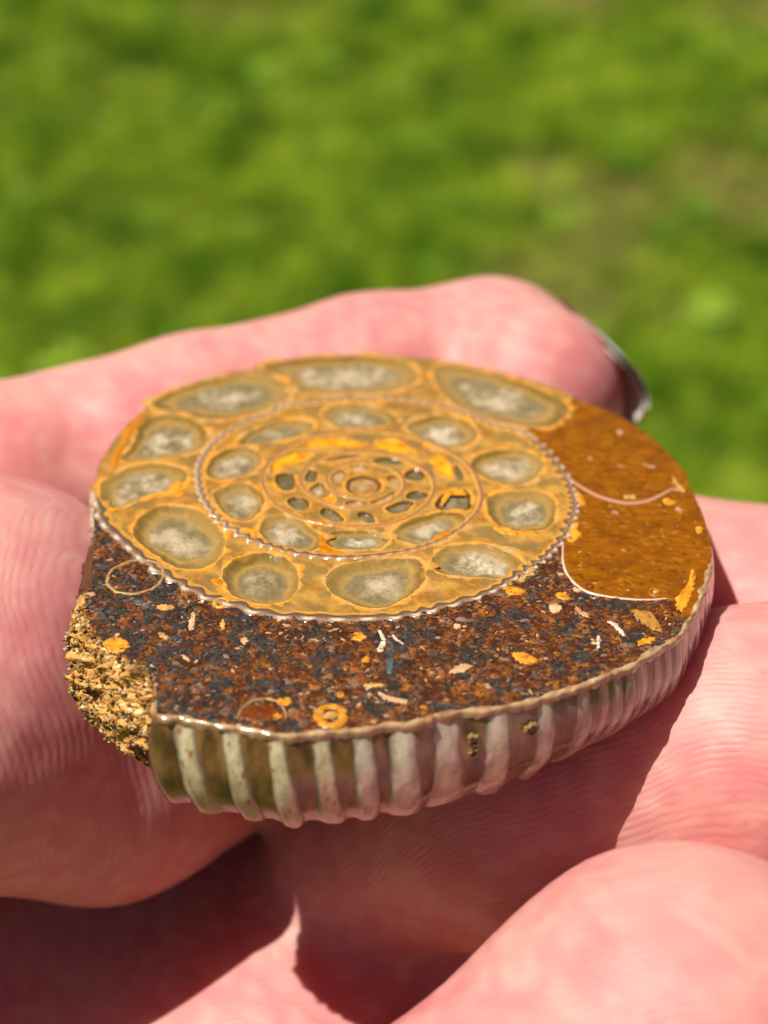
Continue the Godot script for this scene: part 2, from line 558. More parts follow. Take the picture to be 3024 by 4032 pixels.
func ammonite() -> void:
	stone = Node3D.new()
	stone.name = "ammonite_fossil"
	stone.transform = frame
	add_child(stone)
	tag(stone, "polished half of a fossil ammonite with honey coloured crystal chambers held by the hand", "fossil")
	m_stone = stuff(StandardMaterial3D.new(), 0.3, 0.36); relief(m_stone, 51, 0.03, 150.0, 0.05)
	m_amber = stuff(StandardMaterial3D.new(), 0.22, 0.32); relief(m_amber, 52, 0.04, 120.0, 0.003)
	m_calcite = stuff(StandardMaterial3D.new(), 0.34, 0.42); relief(m_calcite, 53, 0.03, 120.0, 0.02)
	m_crystal = stuff(StandardMaterial3D.new(), 0.22, 0.34); relief(m_crystal, 54, 0.02, 110.0, 0.05)
	m_shell = stuff(StandardMaterial3D.new(), 0.2, 0.55); relief(m_shell, 55, 0.02, 130.0, 0.006)
	m_shell.clearcoat_enabled = true; m_shell.clearcoat = 0.5; m_shell.clearcoat_roughness = 0.12
	m_sand = stuff(StandardMaterial3D.new(), 0.85, 0.3); relief(m_sand, 56, 0.05, 160.0, 0.15)
	outline = pts([-18.50,-2.51,-19.03,-5.58,-18.84,-7.70,-18.52,-9.72,-17.95,-11.99,-17.13,-13.94,-16.70,-15.55,-15.34,-17.41,-13.52,-19.00,-11.45,-20.30,-9.94,-20.67,-9.53,-21.62,-7.74,-22.40,-5.81,-22.99,-2.56,-23.30,0.54,-23.18,4.11,-22.43,7.12,-21.13,10.20,-19.31,12.43,-17.71,13.69,-16.33,14.36,-15.31,15.70,-14.32,16.80,-12.94,17.75,-11.39,19.02,-8.39,19.87,-5.53,20.02,-2.62,20.17,-0.36,20.17,2.15,20.09,3.76,19.64,6.10,18.91,8.34,18.16,10.35,17.43,11.88,17.19,12.23,16.77,13.17,16.12,13.91,14.41,15.35,13.56,16.23,12.32,16.93,10.76,17.95,9.36,18.62,7.45,19.53,5.40,20.10,3.98,20.26,2.46,20.74,2.49,20.82,1.35,21.30,0.21,21.37,-1.09,21.79,-3.26,21.99,-5.06,22.27,-7.09,21.72,-8.51,21.44,-9.95,21.03,-10.59,20.78,-11.29,20.78,-11.74,20.68,-12.16,18.64,-12.47,17.09,-13.71,15.74,-15.14,14.66,-16.53,12.71,-17.11,11.05,-17.28,9.68,-17.28,7.67,-17.54,5.13,-17.99,2.46,-18.37,0.23])
	make_chambers()
	var full := resample(outline, 0.3, true)
	var amber := pts([8.84,-11.21,10.09,-9.96,9.19,-11.18,10.21,-9.57,11.00,-7.81,11.63,-5.53,12.05,-3.34,12.15,-0.87,11.70,0.96,10.99,3.09,10.97,4.00,10.81,5.64,10.91,7.15,11.36,8.34,11.93,9.06,12.85,9.49,14.01,9.78,15.20,9.89,16.42,9.78,16.92,10.63,17.22,11.74,17.43,11.88,18.16,10.35,18.91,8.34,19.64,6.10,20.09,3.76,20.17,2.15,20.17,-0.36,20.02,-2.62,19.87,-5.53,19.02,-8.39,17.75,-11.39,16.80,-12.94,15.70,-14.32,14.36,-15.31,13.69,-16.33,13.31,-14.80,12.76,-13.14,12.23,-12.33,10.95,-11.40])
	var coil := pts([-18.50,-2.51,-19.03,-5.58,-18.84,-7.70,-18.52,-9.72,-17.95,-11.99,-17.13,-13.94,-16.70,-15.55,-15.34,-17.41,-13.52,-19.00,-11.45,-20.30,-9.94,-20.67,-9.53,-21.62,-7.74,-22.40,-5.81,-22.99,-2.56,-23.30,0.54,-23.18,4.11,-22.43,7.12,-21.13,10.20,-19.31,12.43,-17.71,13.69,-16.33,13.31,-14.80,12.76,-13.14,12.23,-12.33,10.95,-11.40,8.84,-11.21,8.84,-11.21,10.09,-9.96,9.19,-11.18,10.21,-9.57,11.00,-7.81,11.63,-5.53,12.05,-3.34,12.15,-0.87,11.70,0.96,10.99,3.09,10.25,4.47,9.29,5.82,7.99,7.13,6.72,8.52,5.50,9.46,4.32,10.07,2.57,10.89,0.85,11.49,-0.86,11.69,-2.56,11.75,-4.27,11.59,-5.99,11.49,-7.21,10.99,-8.75,10.27,-10.31,9.48,-11.96,8.12,-13.42,6.73,-14.61,5.31,-16.25,3.10,-17.58,1.11,-18.27,-1.27])
	var holes: Array = []
	for c in chambers: holes.append(c)
	region("matrix_stone", full, [amber, coil], 0, m_stone, "dark brown sediment full of rusty grains and slate coloured specks")
	region("mudstone_fill", amber, [], 1, m_amber, "smooth amber brown mudstone filling the two last chambers")
	region("calcite_face", coil, holes, 2, m_calcite, "polished honey yellow calcite between the chambers")
	spiral()
	suture(pts([12.04,-4.61,12.77,-3.34,13.79,-2.09,15.03,-1.31,15.89,-1.13,17.00,-1.48,18.00,-2.27,18.72,-2.89,19.20,-2.77]), 0.42, lin(150, 96, 70), lin(196, 140, 110))
	suture(pts([10.97,4.00,10.81,5.64,10.91,7.15,11.36,8.34,11.93,9.06,12.85,9.49,14.01,9.78,15.20,9.89,16.42,9.78]), 0.22, lin(196, 150, 124), lin(226, 190, 168))
	flecks()
	side_wall()
	broken_edge()
	grains()

func height_of(kind: int, x: float, z: float) -> float:
	match kind:
		0: return -0.03 + 0.05 * nB.get_noise_2d(x, z) + 0.05 * nA.get_noise_2d(x, z)
		1: return -0.02 + 0.012 * nB.get_noise_2d(x, z)
		_: return 0.018 * nA.get_noise_2d(x, z)

func tone_of(kind: int, x: float, z: float) -> Color:
	match kind:
		0:
			var wx := x + 0.35 * nA.get_noise_2d(x, z); var wz := z + 0.35 * nA.get_noise_2d(z + 40, x)
			var a := cA.get_noise_2d(wx * 1.0, wz * 0.75)
			var b := cB.get_noise_2d(wx * 0.8, wz * 0.7)
			var big := nC.get_noise_2d(x * 1.5 + 30, z * 1.2) + 0.35 * nA.get_noise_2d(x * 0.9, z * 0.9)
			var c := lin(98, 52, 26).lerp(lin(70, 40, 26), clampf(b * 0.5 + 0.5, 0, 1))
			if b > 0.6: c = lin(132, 76, 32)
			elif b < -0.7: c = lin(112, 86, 70)
			if a > 0.84: c = lin(160, 98, 40)
			elif a > 0.6: c = lin(128, 70, 34)
			elif a < -0.88: c = lin(140, 106, 84)
			var left := smoothstep(4.0, -14.0, x)
			if big > 0.2 - 0.4 * left and (b < 0.42): c = lin(52, 47, 42).lerp(lin(80, 73, 66), clampf(a * 0.5 + 0.5, 0, 1))
			elif a < -0.42 and a > -0.62 and b < 0.3: c = lin(60, 54, 48)
			if z < 8.0 + 0.2 * x and x > 14.0: c = c.lerp(lin(112, 58, 14), 0.6)
			var t := 0.85 + 0.5 * nB.get_noise_2d(x * 1.5, z * 1.5)
			return c * t
		1:
			var f := clampf(nA.get_noise_2d(x * 0.7, z * 1.8) * 0.9 + 0.5, 0, 1)
			var c := lin(122, 69, 1).lerp(lin(148, 87, 2), f)
			var b := cB.get_noise_2d(x * 1.3, z * 1.8)
			if b > 0.93: c = c.lerp(lin(180, 120, 44), 0.5)
			elif b < -0.93: c = c.lerp(lin(70, 34, 4), 0.6)
			c = c.lerp(lin(96, 50, 2), clampf(nC.get_noise_2d(x * 1.3, z * 1.6 + 60) * 1.3, 0, 0.4))
			return c * (1.0 + 0.2 * nB.get_noise_2d(x * 1.4, z * 2.2))
		_:
			var f := clampf(nA.get_noise_2d(x * 0.45, z * 0.6) * 1.2 + 0.45, 0, 1)
			var c := lin(146, 102, 40).lerp(lin(184, 140, 66), f)
			var v := clampf(1.0 - absf(nA.get_noise_2d(x * 0.8 + 70, z * 0.8)) * 7.0, 0, 1)
			c = c.lerp(lin(216, 142, 40), 0.5 * v)
			var k := nC.get_noise_2d(x * 1.6 - 20, z * 1.6)
			c = c.lerp(lin(128, 104, 56), clampf((k + 0.05) * 2.2, 0, 0.75))
			return c * (1.0 + 0.18 * nB.get_noise_2d(x, z))

func region(called: String, poly_in: PackedVector2Array, holes: Array, kind: int, mat: Material, label: String) -> void:
	var poly := poly_in
	var step := 0.15
	var lo := Vector2(1e9, 1e9); var hi := -lo
	for p in poly: lo = lo.min(p); hi = hi.max(p)
	var hb: Array = []
	for h in holes:
		var r := Rect2(h[0], Vector2.ZERO)
		for p in h: r = r.expand(p)
		hb.append(r.grow(step))
	var nx := int((hi.x - lo.x) / step) + 2; var nz := int((hi.y - lo.y) / step) + 2
	var state := PackedByteArray()
	state.resize((nx + 1) * (nz + 1))
	for j in nz + 1:
		for i in nx + 1:
			var p := lo + Vector2(i, j) * step
			var inn := 0
			if Geometry2D.is_point_in_polygon(p, poly):
				inn = 1
				for h in holes.size():
					if hb[h].has_point(p) and Geometry2D.is_point_in_polygon(p, holes[h]): inn = 2 + h
			state[j * (nx + 1) + i] = inn
	var g := Geo.new()
	var ids := {}
	for j in nz:
		for i in nx:
			var a := state[j * (nx + 1) + i]; var b := state[j * (nx + 1) + i + 1]
			var c := state[(j + 1) * (nx + 1) + i + 1]; var d := state[(j + 1) * (nx + 1) + i]
			if a == b and b == c and c == d:
				if a != 1: continue
				var q: Array[int] = []
				for o in [Vector2(0, 0), Vector2(1, 0), Vector2(1, 1), Vector2(0, 1)]:
					q.append(face_vertex(g, ids, lo + (Vector2(i, j) + o) * step, kind))
				g.quad(q[0], q[1], q[2], q[3])
				continue
			var p0 := lo + Vector2(i, j) * step
			var pieces: Array = [PackedVector2Array([p0, p0 + Vector2(step, 0), p0 + Vector2(step, step), p0 + Vector2(0, step)])]
			if a == 0 or b == 0 or c == 0 or d == 0:
				pieces = Geometry2D.intersect_polygons(pieces[0], poly)
			for h in holes.size():
				if a != h + 2 and b != h + 2 and c != h + 2 and d != h + 2: continue
				var next: Array = []
				for pc in pieces: next.append_array(Geometry2D.clip_polygons(pc, holes[h]))
				pieces = next
			for pc in pieces:
				if pc.size() < 3: continue
				var t := Geometry2D.triangulate_polygon(pc)
				for k in range(0, t.size(), 3):
					var x0: Vector2 = pc[t[k]]; var x1: Vector2 = pc[t[k + 1]]; var x2: Vector2 = pc[t[k + 2]]
					var area := (x1 - x0).cross(x2 - x0)
					if absf(area) < 1e-6: continue
					var v0 := face_vertex(g, ids, x0, kind); var v1 := face_vertex(g, ids, x1, kind); var v2 := face_vertex(g, ids, x2, kind)
					if area > 0: g.tri(v0, v1, v2)
					else: g.tri(v0, v2, v1)
	part(called, g, mat, stone, label)

func face_vertex(g: Geo, ids: Dictionary, p: Vector2, kind: int) -> int:
	var key := Vector2i((p * 1000.0).round())
	if not ids.has(key):
		ids[key] = g.put(Vector3(p.x, height_of(kind, p.x, p.y), p.y), tone_of(kind, p.x, p.y))
	return ids[key]

func make_chambers() -> void:
	chamber("c", [-16.38,-15.25,-15.28,-16.89,-13.02,-18.68,-10.72,-19.54,-8.81,-19.43,-7.33,-18.46,-6.81,-17.62,-7.27,-15.76,-8.48,-14.34,-9.79,-13.45,-11.54,-12.76,-12.84,-13.06,-14.40,-14.04,-15.71,-14.24], 0.31, 0.55)
	chamber("c", [-17.56,-6.99,-17.10,-8.98,-16.88,-11.99,-16.37,-12.96,-14.75,-13.12,-13.33,-12.47,-12.45,-10.94,-12.25,-9.72,-12.56,-8.43,-13.69,-7.61,-15.19,-7.08,-16.62,-6.72], 0.43, 1.00)
	chamber("c", [-18.39,-3.36,-17.78,-4.63,-16.67,-5.84,-15.26,-6.19,-14.01,-5.84,-13.19,-4.97,-13.11,-4.03,-13.83,-2.78,-14.95,-2.36,-15.55,-1.87,-16.06,-1.38,-17.03,-0.65,-17.82,-0.98], 0.43, 0.50)
	chamber("c", [-15.45,2.50,-15.34,0.96,-14.67,-0.14,-13.58,-0.62,-12.23,-0.30,-11.16,0.64,-10.18,2.50,-9.96,3.25,-9.99,4.65,-10.49,5.95,-11.52,6.48,-12.64,6.19,-13.70,5.09,-14.61,4.07,-15.19,3.25], 0.59, 0.25)
	chamber("c", [-9.43,7.57,-9.24,6.17,-8.60,5.45,-7.85,5.05,-6.83,5.02,-5.87,5.60,-5.35,6.73,-5.13,8.12,-5.30,9.27,-5.94,9.94,-6.96,10.21,-8.04,9.81,-8.83,9.21], 0.59, 0.15)
	chamber("c", [-3.30,7.99,-2.81,6.69,-1.51,5.93,0.29,5.55,1.85,5.64,2.31,6.69,2.16,8.20,1.33,9.46,0.16,10.48,-0.98,10.58,-2.03,9.97,-2.86,9.14], 0.59, 0.30)
	chamber("c", [2.92,6.26,3.45,4.70,4.32,4.02,5.79,3.90,6.99,4.24,8.11,5.59,8.38,6.69,7.96,7.56,6.78,7.67,5.60,7.49,4.43,7.28,3.49,6.95], 0.43, 0.85)
	chamber("c", [-8.78,-21.13,-6.91,-22.24,-4.17,-22.80,-0.76,-22.80,1.19,-22.05,2.13,-20.39,2.27,-19.13,1.46,-17.89,-0.10,-17.02,-2.44,-16.77,-4.77,-16.77,-6.35,-17.19,-6.90,-18.77,-7.76,-20.03], 0.37, 0.60)
	chamber("c", [3.89,-20.39,4.72,-21.31,7.09,-20.47,9.38,-18.95,11.15,-17.43,12.70,-15.64,12.86,-14.13,12.26,-12.66,10.97,-11.69,8.91,-12.11,7.16,-13.14,5.41,-14.80,4.26,-17.19], 0.37, 0.50)
	chamber("c", [6.65,-0.76,7.00,-1.97,8.14,-2.52,10.07,-2.38,10.83,-1.56,10.80,0.30,10.26,1.73,9.15,2.24,7.82,2.11,6.96,0.96], 0.46, 0.80)
	chamber("c", [5.96,-6.36,6.60,-7.55,7.94,-8.15,9.66,-7.85,10.58,-6.66,10.31,-5.20,9.35,-3.83,8.21,-3.55,7.12,-4.06,6.19,-5.20], 0.43, 0.50)
	chamber("c", [1.73,-11.57,2.50,-12.53,4.02,-13.18,5.51,-12.53,6.33,-10.93,6.27,-9.68,5.35,-8.70,3.88,-8.57,2.74,-9.68], 0.37, 0.90)
	chamber("c", [-4.19,-13.14,-3.77,-14.47,-2.25,-14.90,-0.71,-14.57,0.50,-13.47,0.92,-12.49,0.20,-11.79,-1.59,-11.47,-3.09,-11.66], 0.37, 0.50)
	chamber("c", [-9.95,-9.23,-9.04,-11.07,-7.36,-12.33,-5.71,-12.46,-4.97,-11.70,-5.62,-10.45,-7.21,-9.60,-8.90,-9.07], 0.37, 0.45)
	chamber("c", [-11.60,-4.80,-11.66,-6.37,-11.26,-7.61,-10.29,-8.48,-9.14,-8.39,-8.38,-7.49,-8.30,-6.28,-8.81,-5.06,-9.78,-4.41,-10.95,-4.20], 0.46, 0.60)
	chamber("c", [-10.95,-1.92,-10.65,-2.74,-9.87,-3.46,-9.04,-3.54,-8.13,-2.58,-7.73,-1.43,-7.96,0.01,-8.70,0.93,-9.45,0.77,-10.27,-0.30], 0.50, 0.55)
	chamber("c", [-7.68,2.29,-7.55,1.08,-6.84,0.57,-5.56,0.67,-4.66,1.89,-3.98,3.08,-4.15,4.25,-5.06,4.60,-6.41,4.35,-7.19,3.47], 0.46, 0.60)
	chamber("c", [-3.56,3.28,-3.17,2.49,-2.13,2.19,-0.76,2.39,0.07,2.79,0.18,3.47,-0.44,4.25,-1.78,4.44,-2.81,4.35,-3.34,3.86], 0.31, 0.90)
	chamber("c", [0.59,2.89,0.91,1.89,1.77,0.88,2.95,0.36,4.24,-0.05,5.07,0.71,4.69,2.09,3.71,3.24,2.35,3.83,1.32,3.47], 0.37, 0.40)
	chamber("d", [3.28,-0.57,3.43,-1.42,4.01,-2.70,4.68,-3.10,5.43,-2.70,5.59,-1.42,5.43,-0.32,4.03,-0.05], 0.31, 0.30)
	chamber("o", [-5.45,-9.23,-4.21,-9.84,-2.58,-9.84,-1.42,-9.23,-1.07,-8.63,-2.56,-8.70,-4.16,-8.58,-5.20,-8.63], 0.09, 0.00)
	chamber("o", [-0.61,-9.11,0.08,-9.84,1.12,-9.60,1.80,-8.39,2.07,-7.80,0.88,-7.87,-0.26,-8.39], 0.09, 0.00)
	chamber("o", [3.02,-6.75,3.38,-7.56,3.94,-7.21,4.45,-5.60,4.51,-4.36,3.85,-4.47,3.33,-5.60], 0.09, 0.00)
	chamber("o", [-7.55,-4.92,-7.46,-6.52,-6.63,-7.56,-5.41,-8.11,-4.48,-7.87,-5.68,-6.52,-6.65,-5.83,-7.17,-5.14], 0.12, 0.00)
	chamber("d", [-7.24,-4.36,-6.94,-5.03,-6.05,-4.92,-5.76,-3.58,-5.94,-2.70,-6.82,-2.92], 0.31, 0.00)
	chamber("d", [-6.25,-1.42,-5.89,-1.84,-5.02,-1.63,-4.77,-0.78,-5.17,-0.15,-5.94,-0.57], 0.31, 0.20)
	chamber("d", [-4.09,0.05,-3.79,-0.57,-2.92,0.05,-2.47,1.08,-3.21,1.18,-3.86,0.67], 0.31, 0.30)
	chamber("d", [-1.73,0.47,-1.42,-0.05,-0.78,0.26,-0.56,1.28,-1.19,1.28], 0.31, 0.30)
	chamber("d", [0.08,-0.47,0.83,-1.20,1.91,-1.37,1.47,-0.15,0.61,0.26], 0.28, 0.30)
	chamber("d", [1.49,-2.38,2.26,-2.70,2.90,-2.06,2.13,-1.42,1.48,-1.63], 0.28, 0.10)
	chamber("d", [1.30,-4.80,1.98,-5.60,2.64,-5.03,2.51,-4.02,1.63,-4.02], 0.28, 0.10)
	chamber("d", [-5.38,-4.92,-4.96,-5.55,-4.38,-5.14,-4.51,-3.91,-5.22,-3.91], 0.28, 0.10)
	chamber("d", [-4.86,-3.03,-4.22,-3.76,-3.83,-3.36,-3.95,-2.16,-4.61,-2.27], 0.25, 0.90)
	chamber("d", [-4.44,-6.70,-3.67,-7.45,-2.65,-7.64,-1.51,-7.33,-2.53,-6.98,-3.87,-6.56], 0.22, 0.10)
	chamber("d", [-0.83,-6.86,0.31,-7.17,1.44,-6.70,0.87,-6.05,-0.26,-6.28], 0.22, 0.10)
	chamber("d", [4.69,-6.17,5.07,-5.71,5.29,-4.47,5.04,-3.80,4.74,-4.47], 0.22, 0.10)
	chamber("w", [-3.58,-4.36,-3.17,-5.48,-2.55,-5.26,-2.58,-4.24,-3.23,-3.80], 0.19, 0.40)
	chamber("w", [-2.28,-6.05,-1.61,-6.12,-0.93,-5.71,-1.37,-5.26,-2.05,-5.37], 0.19, 0.50)
	chamber("w", [-0.90,-1.20,-0.03,-1.95,0.68,-2.70,0.40,-1.42,-0.57,-0.99], 0.19, 0.30)
	chamber("w", [-2.52,-1.20,-1.87,-1.48,-1.11,-1.10,-1.75,-0.63,-2.40,-0.82], 0.19, 0.30)
	chamber("o", [-3.94,-1.84,-3.52,-2.23,-3.07,-1.74,-3.27,-1.03,-3.79,-1.25], 0.12, 0.00)
	chamber("w", [0.19,-4.47,0.74,-4.69,1.13,-3.80,0.95,-2.92,0.30,-3.58], 0.19, 0.20)
	chamber("w", [-2.56,-3.36,-2.25,-4.24,-1.59,-4.69,-0.81,-4.47,-0.14,-3.80,-0.25,-2.70,-1.01,-2.27,-1.78,-2.23,-2.33,-2.60], 0.19, 0.10)

func chamber(kind: String, raw: Array, depth: float, white: float) -> void:
	var a := pts(raw)
	if kind == "c":
		var mid := Vector2.ZERO
		for q in a: mid += q / a.size()
		for i in a.size(): a[i] = mid + (a[i] - mid) * 1.06
	var b := resample(a, 0.0, true, 40)
	var size := 0.0
	for i in b.size(): size += b[i].distance_to(b[(i + 1) % b.size()])
	var n := clampi(int(size / 0.11), 36, 180)
	b = resample(a, 0.0, true, n)
	for i in n:                                        # a slightly ragged edge
		b[i] += Vector2(nA.get_noise_2d(b[i].x * 0.9, b[i].y * 0.9), nA.get_noise_2d(b[i].y * 0.9 + 50, b[i].x * 0.9)) * (0.13 if size > 6.0 else 0.06)
	chambers.append(b)
	var ctr := Vector2.ZERO
	for p in b: ctr += p
	ctr /= n
	var rows := clampi(int(size / TAU / 0.11), 8, 40)
	var g := Geo.new()
	var seed_shift := chambers.size() * 13.7
	for k in rows:
		var t := k / float(rows - 1)
		for i in n:
			var p := b[i].lerp(ctr, t * 0.999)
			var y := 0.0
			var c: Color
			var n1 := nA.get_noise_2d(p.x * 0.9 + seed_shift, p.y * 0.9); var n2 := nB.get_noise_2d(p.x * 0.8 + seed_shift, p.y * 0.8)
			if kind == "o":
				y = -depth * (1.0 - exp(-t * 6.0)) + 0.05 * n2
				c = lin(196, 116, 8).lerp(lin(236, 168, 32), clampf(n1 + 0.55, 0, 1))
				if t < 0.1: c = lin(150, 100, 40)
			else:
				var tw := clampf(t + 0.08 * n1 + 0.16 * nC.get_noise_2d(p.x * 0.8 + seed_shift, p.y * 0.8 + 9.0) * minf(t * 5.0, 1.0), 0, 1)
				var cut := 0.6 * smoothstep(0.0, 0.3, t) + 0.4 * (1.0 - exp(-t * 9.0))
				var dome := smoothstep(0.3, 1.0, tw)
				var fac := clampf(cF.get_noise_2d(p.x * 0.9 + seed_shift, p.y * 0.9) * 0.5 + 0.5, 0, 1)
				y = -0.62 * depth * cut * (1.0 - 0.45 * dome) + 0.14 * depth * n1 * smoothstep(0.25, 0.55, t) + (0.06 + 0.2 * white) * (fac - 0.5) * smoothstep(0.3, 0.6, t)
				var slow := nC.get_noise_2d(p.x * 1.5 + seed_shift, p.y * 1.5)
				c = lin(156, 114, 50).lerp(lin(116, 90, 38), smoothstep(0.0, 0.07, tw)).lerp(lin(146, 116, 62), smoothstep(0.06, 0.24, tw))
				var band := exp(-pow((tw - 0.27) / 0.035, 2.0))
				c = c.lerp(lin(190, 150, 84), band * 0.45)
				var zone := clampf(0.5 + 0.75 * sin(i * TAU / n + seed_shift * 1.7) + 0.8 * nC.get_noise_2d(p.x * 0.9 + 3.0 * seed_shift, p.y * 0.9), 0, 1)
				if kind == "c": c = c.lerp(lin(160, 128, 72), 0.6 * zone)
				var core := lin(122, 106, 72).lerp(lin(170, 150, 118), clampf(0.3 * sin(seed_shift * 3.1) + slow * 1.2 + n1 * 0.4 + 0.15 + 0.5 * dome, 0, 1))
				c = c.lerp(core, smoothstep(0.2 + 0.12 * (1.0 - zone), 0.46, tw))
				var w := 0.6 * white * smoothstep(0.38, 0.85, tw + 0.3 * n1) * clampf(0.6 + n2 * 1.1 + slow * 0.9, 0, 1)
				c = c.lerp(lin(226, 210, 182), w)
				if kind == "d":
					c = c.lerp(lin(78, 70, 42), 0.75 * (1.0 - white))
					if t < 0.2: c = lin(84, 58, 26)
				if kind == "w" and t < 0.22: c = lin(104, 66, 30)
				elif kind == "w": c = lin(150, 112, 60).lerp(lin(178, 140, 92), clampf(n1 * 1.5 + 0.5, 0, 1)).lerp(lin(225, 205, 180), white * 0.5 * dome)
			g.put(Vector3(p.x, y, p.y), c * (1.0 + 0.16 * n2))
	var area := 0.0
	for i in n: area += b[i].cross(b[(i + 1) % n])
	g.lattice(0, rows, n, true, area < 0)
	var o := part("chamber", g, m_crystal if kind != "o" else m_calcite, stone)
	# the septum lining: a low raised rim round the pocket
	var r := Geo.new()
	var wide := 0.2 if size > 12.0 else (0.14 if size > 6.0 else 0.08)
	if kind == "o": wide *= 0.5
	var prof := [[-0.35, -0.05, lin(150, 106, 40)], [-0.1, 0.004, lin(196, 134, 44)], [0.3, 0.015, lin(228, 166, 74)], [0.8, 0.012, lin(214, 136, 32)], [1.5, 0.004, lin(190, 128, 44)], [2.3, -0.02, lin(164, 120, 50)]]
	var sgn := 1.0 if area > 0 else -1.0
	var pale := 0.2 + 0.25 * sin(seed_shift)
	for q in prof:
		for i in n:
			var tan := (b[(i + 1) % n] - b[(i - 1 + n) % n]).normalized()
			var out := Vector2(tan.y, -tan.x) * sgn
			var j := clampf(0.8 + 1.9 * nA.get_noise_2d(b[i].x * 0.7 + 11, b[i].y * 0.7), 0.2, 2.2)
			var p: Vector2 = b[i] + out * q[0] * wide * j
			var tint: Color = q[2]
			tint = tint.lerp(lin(184, 150, 96), clampf(pale + 0.8 * nA.get_noise_2d(b[i].x * 0.4, b[i].y * 0.4 + 31), 0, 0.85))
			r.put(Vector3(p.x, q[1], p.y), tint * (1.0 + 0.3 * nB.get_noise_2d(p.x, p.y)))
	r.lattice(0, prof.size(), n, true, area > 0)
	part("septum", r, m_calcite, o)

func spiral() -> void:
	var p := resample(pts([-18.27,-1.27,-17.58,1.11,-16.25,3.10,-14.61,5.31,-13.42,6.73,-11.96,8.12,-10.31,9.48,-8.75,10.27,-7.21,10.99,-5.99,11.49,-4.27,11.59,-2.56,11.75,-0.86,11.69,0.85,11.49,2.57,10.89,4.32,10.07,5.50,9.46,6.72,8.52,7.99,7.13,9.29,5.82,10.25,4.47,10.99,3.09,11.70,0.96,12.15,-0.87,12.05,-3.34,11.63,-5.53,11.00,-7.81,10.21,-9.57,9.19,-11.18,10.09,-9.96,8.84,-11.21,7.40,-12.01,6.25,-13.14,3.88,-14.80,1.13,-15.81,-1.65,-15.92,-4.72,-15.41,-7.75,-14.47,-6.59,-15.15,-8.15,-13.55,-9.86,-11.99,-11.22,-10.09,-11.93,-8.25,-12.31,-5.93,-12.05,-3.36,-11.42,-1.22,-10.32,0.96,-8.99,2.50,-7.72,3.55,-6.08,4.51,-5.88,4.63,-3.81,5.21,-1.76,5.30,0.28,4.92,2.34,4.15,3.93,2.89,5.48,0.88,6.23,-1.20,6.23,-3.36,5.79,-5.60,4.64,-7.68,2.63,-9.60,0.31,-10.70,-2.02,-10.82,-4.34,-10.33,-6.03,-9.11,-7.30,-7.21,-7.96,-5.14,-7.82,-3.14,-6.93,-0.99,-5.56,0.57,-3.94,1.39,-2.35,1.73,-0.77,1.69,0.81,1.18,2.22,-0.15,3.12,-2.06,3.23,-4.02,2.54,-5.60,0.87,-7.21,-0.83,-7.80,-2.54,-7.80,-4.11,-6.98,-5.19,-5.60,-5.45,-4.02,-4.94,-2.49,-3.48,-0.99,-1.86,-0.42,-0.25,-0.78,0.95,-2.06,1.34,-3.58,0.86,-5.14,-0.48,-6.17,-1.95,-6.40,-3.17,-5.71,-3.75,-4.47,-3.54,-3.14,-2.64,-2.06,-1.33,-1.80,-0.25,-2.44]), 0.09, false)
	var n := p.size()
	var g := Geo.new()
	var s := 0.0
	var phase := 0.0
	var prof := [[-2.1, -0.03, 0], [-1.5, 0.02, 0], [-1.0, 0.035, 1], [-0.6, 0.035, 2], [-0.15, 0.035, 3], [0.3, 0.05, 4], [0.7, 0.05, 5], [1.05, 0.03, 6], [1.4, -0.04, 7]]
	for i in n:
		var tan := (p[mini(i + 1, n - 1)] - p[maxi(i - 1, 0)]).normalized()
		var out := Vector2(-tan.y, tan.x)
		var f := i / float(n - 1)
		var lam := lerpf(1.5, 0.95, smoothstep(2.0, 9.0, p[i].x)) if f < 0.25 else 0.9
		phase += TAU * 0.09 / (lam * (1.0 + 0.5 * nA.get_noise_1d(i * 0.021)))
		var turn := smoothstep(0.62, 0.5, f)             # the inner turns are thin and smooth
		var wd := lerpf(0.12, lerpf(0.24, 0.32, smoothstep(0.2, 0.08, f)), turn) * (1.0 + 0.12 * nA.get_noise_1d(i * 0.05))
		var amp := 0.14 * turn * (1.0 + 0.6 * smoothstep(6.0, 10.0, p[i].x) * smoothstep(0.32, 0.25, f)) * clampf(0.85 + 1.2 * nA.get_noise_1d(i * 0.013 + 90.0), 0.35, 1.4)
		var wave := sin(phase + 0.8 * nA.get_noise_1d(i * 0.03))
		for q in prof:
			var o: float = q[0]
			var lift: float = 1.0 if o < -1.2 else 0.0
			var at: Vector2 = p[i] + out * (o * wd + amp * wave * (1.0 - lift * 0.6))
			var crest := clampf(wave * 0.6 + 0.5, 0, 1)
			var c: Color
			match q[2]:
				0: c = lin(196, 138, 54)
				1: c = lin(210, 146, 52)
				2: c = lin(92, 68, 48)
				3: c = lin(104, 84, 66)
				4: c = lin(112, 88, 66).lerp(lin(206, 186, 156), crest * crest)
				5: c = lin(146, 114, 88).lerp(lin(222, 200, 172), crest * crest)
				6: c = lin(150, 116, 90)
				_: c = lin(150, 110, 74)
			if turn < 1.0:
				var thin := [lin(206, 152, 66), lin(224, 160, 66), lin(176, 116, 62), lin(124, 82, 58), lin(128, 88, 66), lin(172, 118, 66), lin(220, 160, 76), lin(206, 156, 80)]
				c = thin[q[2]].lerp(c, turn)
			elif f > 0.27: c = c.lerp([lin(206, 152, 66), lin(224, 160, 66), lin(150, 112, 80), lin(110, 96, 84), lin(150, 134, 116), lin(196, 168, 134), lin(214, 160, 92), lin(206, 156, 80)][q[2]], 0.7)
			g.put(Vector3(at.x, q[1] * (1.0 + 0.25 * wave * (1.0 - lift)), at.y), c * (1.0 + 0.3 * nB.get_noise_2d(at.x, at.y)))
